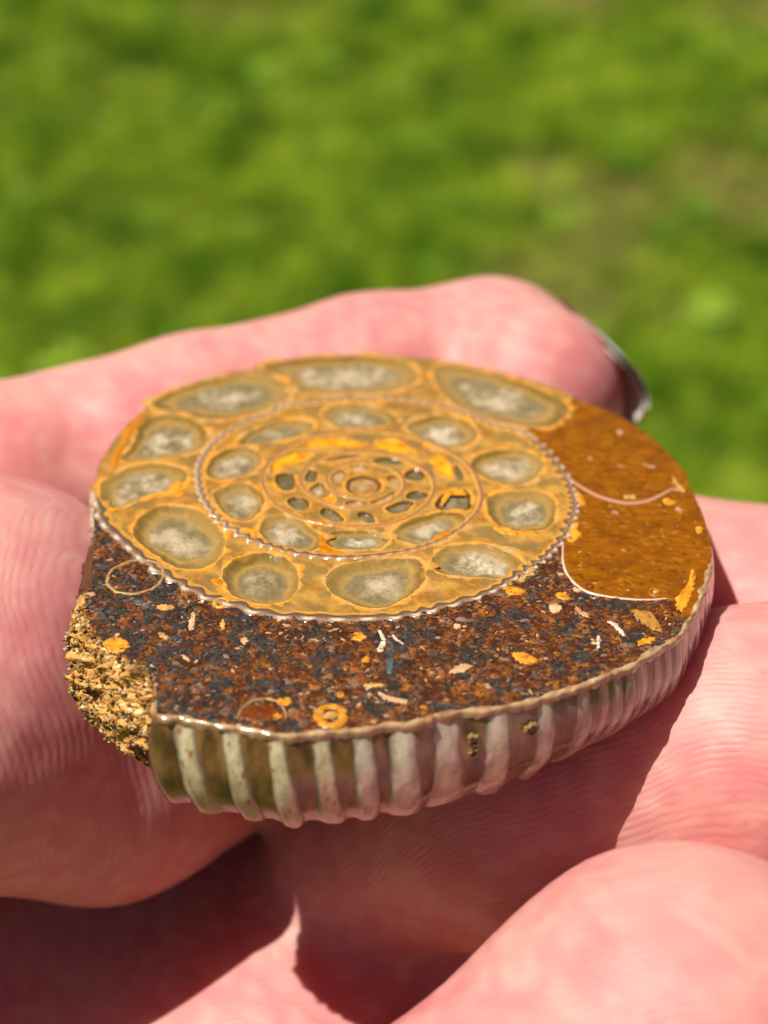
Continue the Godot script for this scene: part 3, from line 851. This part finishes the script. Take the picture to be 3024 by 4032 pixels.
	g.lattice(0, n, prof.size(), false, false)
	part("spiral_wall", g, m_shell, stone, "thin crinkled grey and cream shell wall coiling to the centre")

func suture(a: PackedVector2Array, wide: float, edge: Color, mid: Color) -> void:
	var p := resample(a, 0.15, false)
	var g := Geo.new()
	var prof := [[-0.5, -0.03], [-0.32, 0.025], [0.0, 0.04], [0.32, 0.025], [0.5, -0.03]]
	for i in p.size():
		var tan := (p[mini(i + 1, p.size() - 1)] - p[maxi(i - 1, 0)]).normalized()
		var f := i / float(p.size() - 1)
		for q in prof:
			var at: Vector2 = p[i] + Vector2(-tan.y, tan.x) * q[0] * wide * (0.55 + 0.45 * sin(f * PI))
			g.put(Vector3(at.x, q[1], at.y), edge.lerp(mid, 1.0 if absf(q[0]) < 0.35 and q[0] >= 0 else 0.1))
	g.lattice(0, p.size(), prof.size(), false)
	part("suture", g, m_shell, stone, "thin pinkish suture line between the brown chambers")

func fleck(kind: String, raw: Array) -> void:
	var a := pts(raw)
	var b := resample(a, 0.0, true, 48)
	var n := b.size()
	var ctr := Vector2.ZERO
	for i in n:
		b[i] += Vector2(nB.get_noise_2d(b[i].x, b[i].y), nB.get_noise_2d(b[i].y + 9, b[i].x)) * 0.12
		ctr += b[i]
	ctr /= n
	var area := 0.0
	for i in n: area += b[i].cross(b[(i + 1) % n])
	var tones: Array = {"ochre": [lin(200, 122, 22), lin(232, 162, 50)], "tan": [lin(176, 130, 62), lin(214, 166, 90)], "leaf": [lin(160, 108, 40), lin(182, 132, 62)], "pink": [lin(172, 118, 76), lin(200, 150, 110)],
		"pale": [lin(196, 146, 104), lin(222, 180, 136)], "white": [lin(190, 172, 146), lin(220, 206, 184)], "honey": [lin(176, 100, 8), lin(206, 130, 22)], "dome": [lin(96, 42, 8), lin(128, 62, 14)], "slate": [lin(52, 62, 62), lin(90, 100, 100)]}[kind]
	var g := Geo.new()
	for q in [[0.0, -0.06], [0.06, 0.02], [0.3, 0.032], [0.6, 0.035], [0.99, 0.035]]:
		for i in n:
			var p := b[i].lerp(ctr, q[0])
			var k := clampf(nA.get_noise_2d(p.x * 1.6, p.y * 1.6) * 1.3 + 0.5, 0, 1)
			var c: Color = tones[0].lerp(tones[1], k)
			if kind == "ochre" and nA.get_noise_2d(p.x * 2.2 + 31, p.y * 2.2) > 0.34: c = lin(140, 84, 24)
			g.put(Vector3(p.x, q[1] + 0.02 * nB.get_noise_2d(p.x, p.y), p.y), c)
	g.lattice(0, 5, n, true, area < 0)
	part("mineral_fleck" if kind in ["ochre", "tan", "leaf", "pink", "honey", "dome"] else "shell_fragment", g, m_calcite, stone)

func ring(center: Vector2, rx: float, rz: float, turn: float, wide: float, ca: Color, cb: Color, called: String, a0 := 0.0, a1 := TAU) -> void:
	var g := Geo.new()
	var n := 48
	var prof := [[-1.0, -0.04], [-0.6, 0.04], [0.0, 0.07], [0.6, 0.04], [1.0, -0.04]]
	for i in n + 1:
		var th := lerpf(a0, a1, i / float(n))
		for q in prof:
			var k: float = q[0] * wide
			var jig := 1.0 + 0.07 * nA.get_noise_2d(center.x + cos(th) * 1.5, center.y + sin(th) * 1.5)
			var p := center + (Vector2(cos(th) * (rx * jig + k), sin(th) * (rz * jig + k))).rotated(turn)
			g.put(Vector3(p.x, q[1], p.y), ca.lerp(cb, clampf(nA.get_noise_2d(p.x * 2, p.y * 2) + 0.5, 0, 1)))
	g.lattice(0, n + 1, prof.size(), false, true)
	part(called, g, m_calcite, stone)

func flecks() -> void:
	fleck("ochre", [12.22,-2.80,12.60,-2.62,12.86,-1.74,12.96,-1.05,12.68,-0.87,12.33,-1.74])
	fleck("ochre", [11.33,2.96,11.84,1.32,12.18,1.32,12.08,2.31,12.35,2.64,11.79,3.44,11.44,3.60])
	fleck("ochre", [18.48,6.55,18.63,7.15,18.37,8.19,17.73,10.06,16.99,11.19,16.79,10.49,17.21,9.35,17.86,8.34])
	fleck("tan", [15.52,-2.06,15.94,-2.16,16.28,-2.06,16.13,-1.66,15.52,-1.71])
	fleck("ochre", [17.94,-1.57,18.32,-1.71,18.65,-1.05,18.07,-0.96])
	fleck("tan", [19.02,-4.79,19.15,-3.88,19.59,-2.71,19.35,-2.62,18.98,-3.70])
	fleck("ochre", [19.49,1.82,19.88,1.82,19.79,2.31,19.48,2.64])
	fleck("tan", [15.72,9.06,15.90,8.92,15.99,9.14,15.80,9.35])
	fleck("leaf", [14.18,10.91,14.73,10.94,15.33,11.19,15.60,12.01,15.73,13.23,15.23,12.93,14.58,12.01])
	fleck("pink", [16.15,-10.88,16.46,-11.08,16.59,-10.57,16.26,-10.27])
	fleck("pink", [14.43,-0.02,14.68,-0.27,14.84,0.15,14.52,0.29])
	fleck("pink", [17.23,-6.28,17.75,-6.09,18.17,-5.81,17.70,-5.76])
	fleck("pink", [18.50,-0.36,18.81,-0.62,19.03,-0.10,18.65,-0.19])
	fleck("pink", [13.74,-7.23,13.96,-7.14,13.88,-6.81])
	fleck("pink", [15.66,-5.91,15.91,-6.06,16.01,-5.76])
	fleck("ochre", [7.10,15.17,7.79,15.08,8.42,15.79,7.92,16.18,7.31,15.85])
	fleck("pale", [3.60,16.93,3.77,16.49,4.26,16.14,4.88,16.23,4.65,16.58,4.12,16.93])
	fleck("white", [12.71,12.04,13.21,12.38,13.56,13.39,13.39,13.47,13.04,12.65])
	fleck("ochre", [14.10,14.18,14.77,13.63,15.28,13.76,14.44,14.40])
	fleck("pale", [4.04,12.33,4.36,12.52,4.18,12.95,3.97,12.70])
	fleck("white", [11.99,13.54,12.11,13.63,11.89,14.90,11.82,14.63])
	fleck("ochre", [6.95,8.62,7.54,8.52,8.22,8.83,7.95,9.35,7.14,9.25])
	fleck("ochre", [10.05,9.25,10.64,9.14,10.80,9.87,10.12,9.76])
	fleck("pale", [9.59,10.48,10.07,10.28,10.25,10.78,9.86,11.29,9.54,10.99])
	fleck("pale", [11.10,8.62,11.39,8.62,11.53,9.00,11.23,9.04])
	fleck("pink", [10.97,10.48,11.39,10.89,11.76,11.59,11.58,11.69,11.12,11.19])
	fleck("white", [-0.42,12.70,-0.08,13.16,0.10,13.94,-0.06,14.85,-0.41,14.99,-0.16,14.45,-0.12,13.74])
	fleck("white", [0.43,13.32,0.78,13.84,1.16,14.35,1.02,14.35,0.60,13.78])
	fleck("ochre", [-5.51,19.22,-5.06,19.09,-4.90,19.52,-5.36,19.77])
	fleck("ochre", [-1.86,13.74,-1.51,13.12,-0.96,13.53,-1.25,13.94])
	fleck("ochre", [-1.23,15.55,-0.88,15.45,-0.82,15.95,-1.17,16.05])
	fleck("tan", [-13.17,10.56,-12.58,10.34,-12.04,10.67,-12.50,10.99,-13.01,10.88])
	fleck("pale", [-11.22,15.35,-10.99,15.31,-10.64,15.75,-10.80,15.91])
	fleck("pale", [-8.03,13.84,-7.74,13.63,-7.59,14.14,-7.87,14.31])
	fleck("pale", [-11.03,12.70,-11.00,11.21,-10.79,11.42,-10.77,12.80])
	fleck("tan", [-9.31,12.28,-9.16,11.85,-8.99,12.38,-9.13,12.91])
	fleck("pale", [-6.11,11.85,-5.96,11.70,-5.86,11.96,-6.01,12.11])
	fleck("tan", [-12.71,13.32,-12.49,13.12,-12.06,13.74,-12.22,13.88])
	fleck("pale", [-0.32,18.60,0.22,19.03,1.29,19.40,0.93,19.61,0.04,19.32])
	fleck("ochre", [-5.71,19.32,-5.41,19.11,-4.91,19.25,-4.93,19.68,-5.37,19.83])
	fleck("slate", [-14.64,9.79,-14.12,9.90,-13.34,10.67,-13.91,10.56,-14.38,10.34])
	fleck("slate", [0.16,14.35,0.56,14.35,0.53,15.55,0.48,16.83,0.12,16.83,0.13,15.55])
	fleck("tan", [-1.18,17.93,-0.32,17.89,0.18,18.08,-0.68,18.23])
	fleck("ochre", [-2.56,18.74,-2.29,18.60,-2.06,18.89,-2.37,19.11])
	fleck("honey", [-18.21,-5.23,-18.23,-7.70,-17.95,-10.65,-17.43,-12.76,-17.05,-13.35,-16.82,-12.96,-17.36,-11.22,-17.72,-8.70,-17.79,-6.19])
	fleck("ochre", [-13.97,-2.53,-13.75,-3.53,-13.30,-4.03,-13.00,-3.19,-13.04,-2.03,-14.22,-1.87,-15.25,-1.46,-15.81,-0.73,-15.50,-1.54,-14.91,-2.03])
	fleck("ochre", [6.77,1.91,7.31,1.73,8.34,2.32,9.41,2.32,9.72,2.57,8.31,2.82,7.26,2.57])
	fleck("dome", [-7.63,20.85,-7.37,20.10,-6.72,19.68,-5.92,19.85,-5.38,20.46,-5.24,20.91,-6.18,21.03,-6.96,21.03])
	fleck("ochre", [-5.87,20.64,-5.61,20.42,-5.31,20.78,-5.57,21.03])
	fleck("honey", [-10.32,7.85,-10.03,7.64,-9.47,7.98,-9.51,8.33,-9.97,8.26])
	fleck("ochre", [-8.86,2.04,-8.47,1.88,-7.89,2.19,-8.01,2.80,-8.58,2.57])
	fleck("honey", [-3.99,2.89,-3.79,2.69,-3.64,4.06,-2.80,4.63,-2.38,5.02,-3.30,5.02,-3.88,4.63])
	fleck("honey", [3.09,3.08,3.84,2.29,4.25,2.69,3.50,3.38])
	fleck("ochre", [4.01,-2.70,4.68,-3.03,5.32,-2.60,5.19,-2.06,4.55,-2.49,4.09,-1.84,3.73,-0.78,3.66,-1.20])
	fleck("ochre", [-15.67,14.22,-15.51,13.76,-14.90,13.61,-14.20,14.14,-14.19,14.83,-14.59,15.13,-15.15,14.98])
	ring(Vector2(-14.76,7.48), 1.62, 1.85, 0.30, 0.12, lin(150,112,62), lin(196,156,98), "shell_ring")
	ring(Vector2(-9.43,10.23), 0.38, 0.45, 0.00, 0.14, lin(206,128,24), lin(236,170,60), "shell_ring")
	ring(Vector2(-2.76,20.64), 0.66, 0.80, 0.00, 0.27, lin(176,104,18), lin(216,154,52), "shell_ring")
	ring(Vector2(15.83,9.14), 0.30, 0.40, 0.00, 0.06, lin(150,90,30), lin(190,130,60), "shell_ring")
	ring(Vector2(12.08,8.48), 0.20, 0.26, 0.00, 0.07, lin(90,40,10), lin(130,70,20), "shell_ring")
	ring(Vector2(-6.36,20.96), 1.28, 1.75, 0.00, 0.08, lin(150,104,56), lin(186,140,84), "shell_ring", PI, TAU)
	fleck("tan", [-3.19,20.64,-3.03,20.37,-2.64,20.32,-2.35,20.55,-2.51,20.85,-2.96,20.91])

# the outside of the shell: a ribbed wall under the front and right edge of the face
func side_wall() -> void:
	var wall := pts([-18.50,-2.51,-19.03,-5.58,-18.84,-7.70,-18.52,-9.72,-17.95,-11.99,-17.13,-13.94,-16.70,-15.55,-15.34,-17.41,-13.52,-19.00,-11.45,-20.30,-9.94,-20.67,-9.53,-21.62,-7.74,-22.40,-5.81,-22.99,-2.56,-23.30,0.54,-23.18,4.11,-22.43,7.12,-21.13,10.20,-19.31,12.43,-17.71,13.69,-16.33,14.36,-15.31,15.70,-14.32,16.80,-12.94,17.75,-11.39,19.02,-8.39,19.87,-5.53,20.02,-2.62,20.17,-0.36,20.17,2.15,20.09,3.76,19.64,6.10,18.91,8.34,18.16,10.35,17.43,11.88,17.19,12.23,16.77,13.17,16.12,13.91,14.41,15.35,13.56,16.23,12.32,16.93,10.76,17.95,9.36,18.62,7.45,19.53,5.40,20.10,3.98,20.26,2.46,20.74,2.49,20.82,1.35,21.30,0.21,21.37,-1.09,21.79,-3.26,21.99,-5.06,22.27,-7.09,21.72,-8.51,21.44,-9.95,21.03,-10.59,20.78,-11.29,20.78,-11.74,20.68,-12.09,20.33,-12.16,19.58])
	var p := resample(wall, 0.22, false)
	var n := p.size()
	var acc := PackedFloat32Array([0.0])
	for i in range(1, n): acc.append(acc[i - 1] + p[i].distance_to(p[i - 1]))
	# ribs: where they stand along the edge, half width, tone
	var ribs: Array = []
	for r in [[110.77,0.75,0],[108.15,0.60,0],[105.67,0.55,0],[103.40,0.60,0],[101.25,0.60,1],[99.10,0.80,1],[96.41,1.00,1],[93.55,0.75,1],[90.79,0.60,1],[88.40,0.55,2],[87.09,0.40,2],[86.10,0.40,2],[85.25,0.40,2],[84.13,0.40,2],[82.99,0.40,2],[82.10,0.40,2],[81.16,0.40,2],[79.94,0.40,2]]: ribs.append(r)
	var s := 2.0
	while s < 78.6:
		ribs.append([s, 0.5, 2]); s += 1.25 + 0.3 * nA.get_noise_1d(s * 7.0)
	var g := Geo.new()
	var rows := 22
	for j in rows:
		var v := j / float(rows - 1)
		for i in n:
			var front := smoothstep(14.0, 2.0, p[i].x)
			var q := wall_point(p, i, v, front)
			for r in ribs:
				var d: float = (acc[i] - r[0] + lean(r[0], v, acc[n - 1])) / (r[1] * 1.5)
				if absf(d) < 1.0: q.y -= 0.3 * v * v * v * (1.0 - d * d)
			var n1 := nA.get_noise_2d(acc[i] * 0.9, v * 2.0); var n2 := nB.get_noise_2d(acc[i] * 0.4, v * 6.0)
			var c := lin(140, 102, 62).lerp(lin(86, 60, 36), clampf(n1 * 1.3 + 0.5, 0, 1))
			c = c.lerp(lin(128, 104, 90), 1.0 - front)
			c = c.lerp(lin(158, 122, 108), smoothstep(0.72, 0.95, v) * 0.8)
			c = c.lerp(lin(150, 116, 84), smoothstep(0.1, 0.0, v))
			var streak := nB.get_noise_2d(acc[i] * 0.9, v * 0.5)
			g.put(q, c * (1.0 + 0.4 * streak + 0.2 * n2))
	g.lattice(0, rows, n, false, true)
	var o := part("outer_shell", g, m_shell, stone, "ribbed outer shell wall, tan and brown at the front, grey pink to the right")
	for r in ribs: rib(o, p, acc, r)
	# lip along the top edge
	var lip := Geo.new()
	var prof := [[-0.34, -0.04], [-0.24, 0.03], [-0.05, 0.06], [0.12, 0.03], [0.2, -0.12], [0.16, -0.4]]
	for i in n:
		if p[i].y < 6.0: continue
		var out := edge_out(p, i)
		var w := 0.55 + 0.8 * nA.get_noise_1d(acc[i] * 1.1)
		for q in prof:
			var at: Vector2 = p[i] + out * (q[0] * w + (0.05 if q[0] > 0 else 0.0))
			var k := clampf(nA.get_noise_2d(at.x * 1.2, at.y * 1.2) + 0.5, 0, 1)
			lip.put(Vector3(at.x, q[1] * (1.0 + 0.6 * nB.get_noise_1d(acc[i])), at.y), lin(140, 96, 56).lerp(lin(200, 168, 126), k))
	lip.lattice(0, lip.v.size() / prof.size(), prof.size(), false, true)
	part("shell_rim", lip, m_shell, o)
	# pits eaten into the grooves
	pit(o, Vector3(4.75,-1.70,20.69), Vector3(0.113,0,0.994), 0.28)
	pit(o, Vector3(4.75,-2.50,20.69), Vector3(0.113,0,0.994), 0.22)
	pit(o, Vector3(7.86,-1.60,19.91), Vector3(0.430,0,0.903), 0.34)
	# underside
	var bot := Geo.new()
	var tri := PackedVector2Array()
	for i in range(0, n, 3):
		var q := wall_point(p, i, 1.0, smoothstep(14.0, 2.0, p[i].x))
		tri.append(Vector2(q.x, q.z))
	for k in [Vector2(-14.2, 12.0), Vector2(-15.0, 6.0)]: tri.append(k)
	for t in tri: bot.put(Vector3(t.x, -5.9, t.y), lin(110, 78, 46))
	var f := Geometry2D.triangulate_polygon(tri)
	for k in range(0, f.size(), 3): bot.tri(f[k], f[k + 2], f[k + 1])
	part("underside", bot, m_stone, stone)

func lean(at: float, v: float, total: float) -> float:
	return 1.0 * v * smoothstep(total - 22.0, total, at)

func edge_out(p: PackedVector2Array, i: int) -> Vector2:
	var n := p.size()
	var tan := (p[mini(i + 3, n - 1)] - p[maxi(i - 3, 0)]).normalized()
	return Vector2(tan.y, -tan.x)

func wall_point(p: PackedVector2Array, i: int, v: float, front: float) -> Vector3:
	var out := edge_out(p, i)
	var k := 0.55 * sin(v * PI * 0.85) - lerpf(2.2, 0.55, front) * v * v * v
	var at := p[i] + out * k
	return Vector3(at.x, -0.04 - 6.1 * v + 0.12 * v * nA.get_noise_1d(i * 0.2), at.y)

func rib(parent: Node3D, p: PackedVector2Array, acc: PackedFloat32Array, r: Array) -> void:
	var g := Geo.new()
	var n := p.size()
	var cols := 13; var rows := 30
	var kind: int = r[2]
	for j in rows:
		var v := lerpf(0.015, 1.0, j / float(rows - 1))
		for k in cols:
			var u := k / (cols - 1.0) * 2.0 - 1.0
			var wd: float = r[1] * 1.1 * (0.85 + 0.4 * v * v + 0.12 * nA.get_noise_2d(r[0] * 3.0, v * 3.0))
			var at: float = clampf(r[0] - lean(r[0], v, acc[n - 1]) + u * wd + 0.05 * nA.get_noise_2d(v * 5.0 + r[0], 3.0), 0.0, acc[n - 1] - 0.01)
			var fi := at / (acc[n - 1] / (n - 1))
			var i := mini(int(fi), n - 2)
			var front := smoothstep(14.0, 2.0, p[i].x)
			var q := wall_point(p, i, v, front).lerp(wall_point(p, i + 1, v, front), fi - i)
			var out := edge_out(p, i)
			var bump := (1.0 - u * u * u * u) * (0.13 if kind != 2 else 0.08) * (0.5 + 0.9 * v) + 0.01 * nA.get_noise_2d(at * 1.5, v * 6.0) - 0.03
			var n1 := nA.get_noise_2d(at * 1.1 + r[0], v * 4.0); var n2 := nB.get_noise_2d(at * 0.6, v * 5.0)
			q.x += out.x * bump; q.z += out.y * bump
			q.y -= 0.3 * v * v * v * (1.0 - u * u)
			var c: Color
			if kind == 0:
				c = lin(190, 172, 130).lerp(lin(224, 210, 172), clampf(n1 + 0.5, 0, 1))
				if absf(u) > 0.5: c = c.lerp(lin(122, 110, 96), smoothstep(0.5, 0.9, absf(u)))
				if nA.get_noise_2d(at * 1.8 + 50, v * 8.0) > 0.42: c = lin(168, 108, 54)
			elif kind == 1:
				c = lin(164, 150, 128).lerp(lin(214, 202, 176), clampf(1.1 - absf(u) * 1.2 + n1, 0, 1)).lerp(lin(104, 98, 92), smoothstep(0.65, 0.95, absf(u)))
			else:
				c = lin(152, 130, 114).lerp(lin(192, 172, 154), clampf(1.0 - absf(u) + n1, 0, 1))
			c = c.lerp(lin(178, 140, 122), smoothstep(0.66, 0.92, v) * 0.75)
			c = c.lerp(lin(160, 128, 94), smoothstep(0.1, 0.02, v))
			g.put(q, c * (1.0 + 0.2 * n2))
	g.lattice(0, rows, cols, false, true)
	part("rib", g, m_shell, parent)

func pit(parent: Node3D, c: Vector3, out: Vector3, r: float) -> void:
	var g := Geo.new()
	var side := out.cross(Vector3.UP).normalized(); var up := side.cross(out).normalized()
	var n := 20
	for q in [[1.5, -0.12], [1.2, 0.03], [1.05, 0.05], [0.92, 0.02], [0.75, -0.03], [0.02, -0.05]]:
		for i in n:
			var th := i * TAU / n
			var rr: float = r * q[0] * (1.0 + 0.7 * nA.get_noise_2d(cos(th) * 1.2 + c.x, sin(th) * 2.0 + c.y))
			var col := lin(158, 126, 70) if q[0] > 0.93 else lin(26, 18, 10)
			if q[0] > 1.5: col = lin(120, 90, 46)
			g.put(c + (side * cos(th) * 0.8 + up * sin(th)) * rr + out * q[1], col)
	g.lattice(0, 6, n, true, true)
	part("pit", g, m_shell, parent)

func broken_edge() -> void:
	var top := resample(pts([-11.94,20.08,-12.16,18.64,-12.47,17.09,-13.71,15.74,-15.14,14.66,-16.53,12.71,-17.11,11.05,-17.28,9.68,-17.28,7.67,-17.54,5.13,-17.99,2.46,-18.37,0.23,-18.50,-2.51]), 0.0, false, 110)
	var bx := [Vector3(-12.45,-6.00,18.01),Vector3(-13.33,-5.80,17.70),Vector3(-14.67,-5.20,17.14),Vector3(-16.45,-4.40,15.85),Vector3(-17.25,-3.90,15.14),Vector3(-17.64,-3.30,14.35),Vector3(-17.84,-2.30,12.84),Vector3(-18.01,-1.00,11.06),Vector3(-17.74,-0.50,10.47),Vector3(-17.85,-1.20,7.91),Vector3(-18.57,-3.50,2.37),Vector3(-19.40,-5.00,-2.70),Vector3(-20.05,-5.80,-6.92),Vector3(-20.82,-6.00,-12.78)]
	var n := top.size()
	var g := Geo.new()
	var rows := 70
	var n3 := noise(61, 1.1, 4); var n4 := cells(62, 2.2); var n5 := noise(63, 0.5, 2)
	for j in rows:
		var v := j / float(rows - 1)
		for i in n:
			var f := i / float(n - 1) * (bx.size() - 1)
			var k := mini(int(f), bx.size() - 2)
			var b: Vector3 = bx[k].lerp(bx[k + 1], f - k)
			var a := Vector3(top[i].x, -0.03, top[i].y)
			var p := a.lerp(b, v)
			var bulge := sin(v * PI) * 0.9 + 0.0
			var rough := smoothstep(0.0, 0.08, v)
			p += Vector3(-0.5, 0.1, 0.2) * n5.get_noise_3dv(p * 1.8) * 1.5 * rough * smoothstep(1.0, 0.85, v) * smoothstep(0.54, 0.46, i / float(n - 1))
			var d := (0.36 * n3.get_noise_3dv(p) + 0.05 * n4.get_noise_3dv(p)) * rough
			p += Vector3(-0.75, 0.35, 0.35) * (bulge * 0.5 + d)
			var h := n3.get_noise_3dv(p * 1.3 + Vector3(7, 7, 7))
			var c := lin(192, 138, 66).lerp(lin(228, 180, 104), clampf(n4.get_noise_3dv(p * 1.6) * 0.5 + 0.5, 0, 1))
			if h < -0.24: c = lin(112, 68, 34)
			if n4.get_noise_3dv(p * 1.6) > 0.8: c = lin(238, 212, 160)
			c = c.lerp(lin(92, 56, 38), smoothstep(0.25, 0.0, v) * clampf(0.55 + n5.get_noise_3dv(p) * 2.0, 0, 1))
			c = c.lerp(lin(96, 60, 40) * (1.0 + 0.5 * h), smoothstep(0.5, 0.58, i / float(n - 1)))
			var shellward := smoothstep(0.74, 0.86, i / float(n - 1))
			c = c.lerp(lin(150, 122, 100).lerp(lin(206, 190, 170), clampf(h + 0.5, 0, 1)), shellward)
			g.put(p, c)
	g.lattice(0, rows, n, false, true)
	var o := part("broken_sandstone", g, m_sand, stone, "rough broken tan sandstone edge at the left corner")
	# loose looking grains standing out of the break
	var chip := Geo.new()
	for q in [Vector3(0, 1, 0), Vector3(0, -1, 0), Vector3(1, 0.1, 0.1), Vector3(-0.9, 0, 0.2), Vector3(0.1, 0.2, 0.9), Vector3(-0.1, -0.2, -1)]: chip.put(q, Color.WHITE)
	for t in [[0, 2, 4], [0, 4, 3], [0, 3, 5], [0, 5, 2], [1, 4, 2], [1, 3, 4], [1, 5, 3], [1, 2, 5]]: chip.tri(t[0], t[1], t[2])
	var mm := MultiMesh.new()
	mm.transform_format = MultiMesh.TRANSFORM_3D
	mm.use_colors = true
	mm.mesh = chip.mesh()
	mm.instance_count = 1500
	for i in mm.instance_count:
		var p := g.v[(rng.randi() % rows) * n + rng.randi() % int(n * 0.5)] + Vector3(rng.randf_range(-.1, .1), rng.randf_range(-.1, .1), rng.randf_range(-.1, .1))
		var sc := rng.randf_range(0.06, 0.17)
		mm.set_instance_transform(i, Transform3D(Basis.from_euler(Vector3(rng.randf() * 6, rng.randf() * 6, rng.randf() * 6)).scaled(Vector3(sc, sc * rng.randf_range(0.5, 1.0), sc)), p * MM))
		var c := lin(192, 136, 62).lerp(lin(230, 182, 106), rng.randf())
		var u := rng.randf()
		if u < 0.06: c = lin(140, 88, 46)
		elif u < 0.18: c = lin(238, 220, 184)
		elif u < 0.23: c = lin(196, 112, 40)
		mm.set_instance_color(i, c)
	var mi := MultiMeshInstance3D.new()
	mi.name = "sand_grains"
	mi.multimesh = mm
	mi.material_override = m_sand
	o.add_child(mi)
	mi.set_meta("kind", "stuff")

func grains() -> void:                                   # slivers of shell and mineral lying flush in the cut sediment
	var chip := Geo.new()
	for q in [Vector3(-1, 0, 0), Vector3(-0.4, 0, -0.8), Vector3(0.5, 0, -0.7), Vector3(1, 0, 0.1), Vector3(0.3, 0, 0.8), Vector3(-0.6, 0, 0.6)]: chip.put(q * Vector3(1.08, 1, 1.08) - Vector3(0, 1, 0), Color.WHITE)
	for k in 6: chip.put(chip.v[k] * Vector3(0.9, 0, 0.9) + Vector3(0, 0.3, 0), Color.WHITE)
	chip.put(Vector3(0, 0.4, 0), Color.WHITE)
	for k in 6:
		var k2 := (k + 1) % 6
		chip.quad(k, 6 + k, 6 + k2, k2)
		chip.tri(6 + k, 12, 6 + k2)
	var amber := pts([8.84,-11.21,10.09,-9.96,9.19,-11.18,10.21,-9.57,11.00,-7.81,11.63,-5.53,12.05,-3.34,12.15,-0.87,11.70,0.96,10.99,3.09,10.97,4.00,10.81,5.64,10.91,7.15,11.36,8.34,11.93,9.06,12.85,9.49,14.01,9.78,15.20,9.89,16.42,9.78,16.92,10.63,17.22,11.74,17.43,11.88,18.16,10.35,18.91,8.34,19.64,6.10,20.09,3.76,20.17,2.15,20.17,-0.36,20.02,-2.62,19.87,-5.53,19.02,-8.39,17.75,-11.39,16.80,-12.94,15.70,-14.32,14.36,-15.31,13.69,-16.33,13.31,-14.80,12.76,-13.14,12.23,-12.33,10.95,-11.40]); var coil := pts([-18.50,-2.51,-19.03,-5.58,-18.84,-7.70,-18.52,-9.72,-17.95,-11.99,-17.13,-13.94,-16.70,-15.55,-15.34,-17.41,-13.52,-19.00,-11.45,-20.30,-9.94,-20.67,-9.53,-21.62,-7.74,-22.40,-5.81,-22.99,-2.56,-23.30,0.54,-23.18,4.11,-22.43,7.12,-21.13,10.20,-19.31,12.43,-17.71,13.69,-16.33,13.31,-14.80,12.76,-13.14,12.23,-12.33,10.95,-11.40,8.84,-11.21,8.84,-11.21,10.09,-9.96,9.19,-11.18,10.21,-9.57,11.00,-7.81,11.63,-5.53,12.05,-3.34,12.15,-0.87,11.70,0.96,10.99,3.09,10.25,4.47,9.29,5.82,7.99,7.13,6.72,8.52,5.50,9.46,4.32,10.07,2.57,10.89,0.85,11.49,-0.86,11.69,-2.56,11.75,-4.27,11.59,-5.99,11.49,-7.21,10.99,-8.75,10.27,-10.31,9.48,-11.96,8.12,-13.42,6.73,-14.61,5.31,-16.25,3.10,-17.58,1.11,-18.27,-1.27])
	var mm := MultiMesh.new()
	mm.transform_format = MultiMesh.TRANSFORM_3D
	mm.use_colors = true
	mm.mesh = chip.mesh()
	var where: Array = []; var tint: Array = []
	while where.size() < 9000:
		var p := Vector2(rng.randf_range(-18, 20), rng.randf_range(-2, 22.5))
		if not Geometry2D.is_point_in_polygon(p, outline) or Geometry2D.is_point_in_polygon(p, coil): continue
		var in_amber := Geometry2D.is_point_in_polygon(p, amber)
		if in_amber and rng.randf() > 0.06: continue
		var l := rng.randf_range(0.07, 0.2) * (1.7 if rng.randf() < 0.15 else 1.0)
		if in_amber: l *= 0.6
		var w := l * (rng.randf_range(0.16, 0.4) if rng.randf() < 0.6 else rng.randf_range(0.4, 0.9))
		var patch := nC.get_noise_2d(p.x * 1.5 + 30, p.y * 1.2) + 0.35 * nA.get_noise_2d(p.x * 0.9, p.y * 0.9)
		var u := rng.randf()
		var c := lin(104, 56, 28)
		if u < 0.28: c = lin(76, 44, 30)
		elif u < 0.36: c = lin(62, 56, 50)
		elif u < 0.54: c = lin(144, 84, 32)
		elif u < 0.58: c = lin(190, 128, 52)
		elif u < 0.63: c = lin(202, 162, 120)
		elif u < 0.70: c = lin(128, 104, 92)
		if patch > 0.22 - 0.4 * smoothstep(6.0, -14.0, p.x) and u < 0.6: c = lin(54, 51, 48) if u > 0.2 else lin(82, 77, 72)
		if in_amber: c = lin(176, 116, 36) if u < 0.7 else lin(196, 156, 110)
		where.append(Transform3D(Basis.from_euler(Vector3(rng.randf_range(-.12, .12), rng.randfn(0.15, 0.75), rng.randf_range(-.12, .12))) * Basis.from_scale(Vector3(l, 0.06, w)), Vector3(p.x, height_of(1 if in_amber else 0, p.x, p.y) + 0.01, p.y) * MM))
		where[-1].basis = Basis(where[-1].basis.x, where[-1].basis.y, where[-1].basis.z)
		tint.append(c * rng.randf_range(0.75, 1.25))
	mm.instance_count = where.size()
	for i in where.size():
		mm.set_instance_transform(i, where[i])
		mm.set_instance_color(i, tint[i])
	var mi := MultiMeshInstance3D.new()
	mi.name = "sediment_grains"
	mi.multimesh = mm
	mi.material_override = m_stone
	stone.add_child(mi)
	mi.set_meta("kind", "stuff")
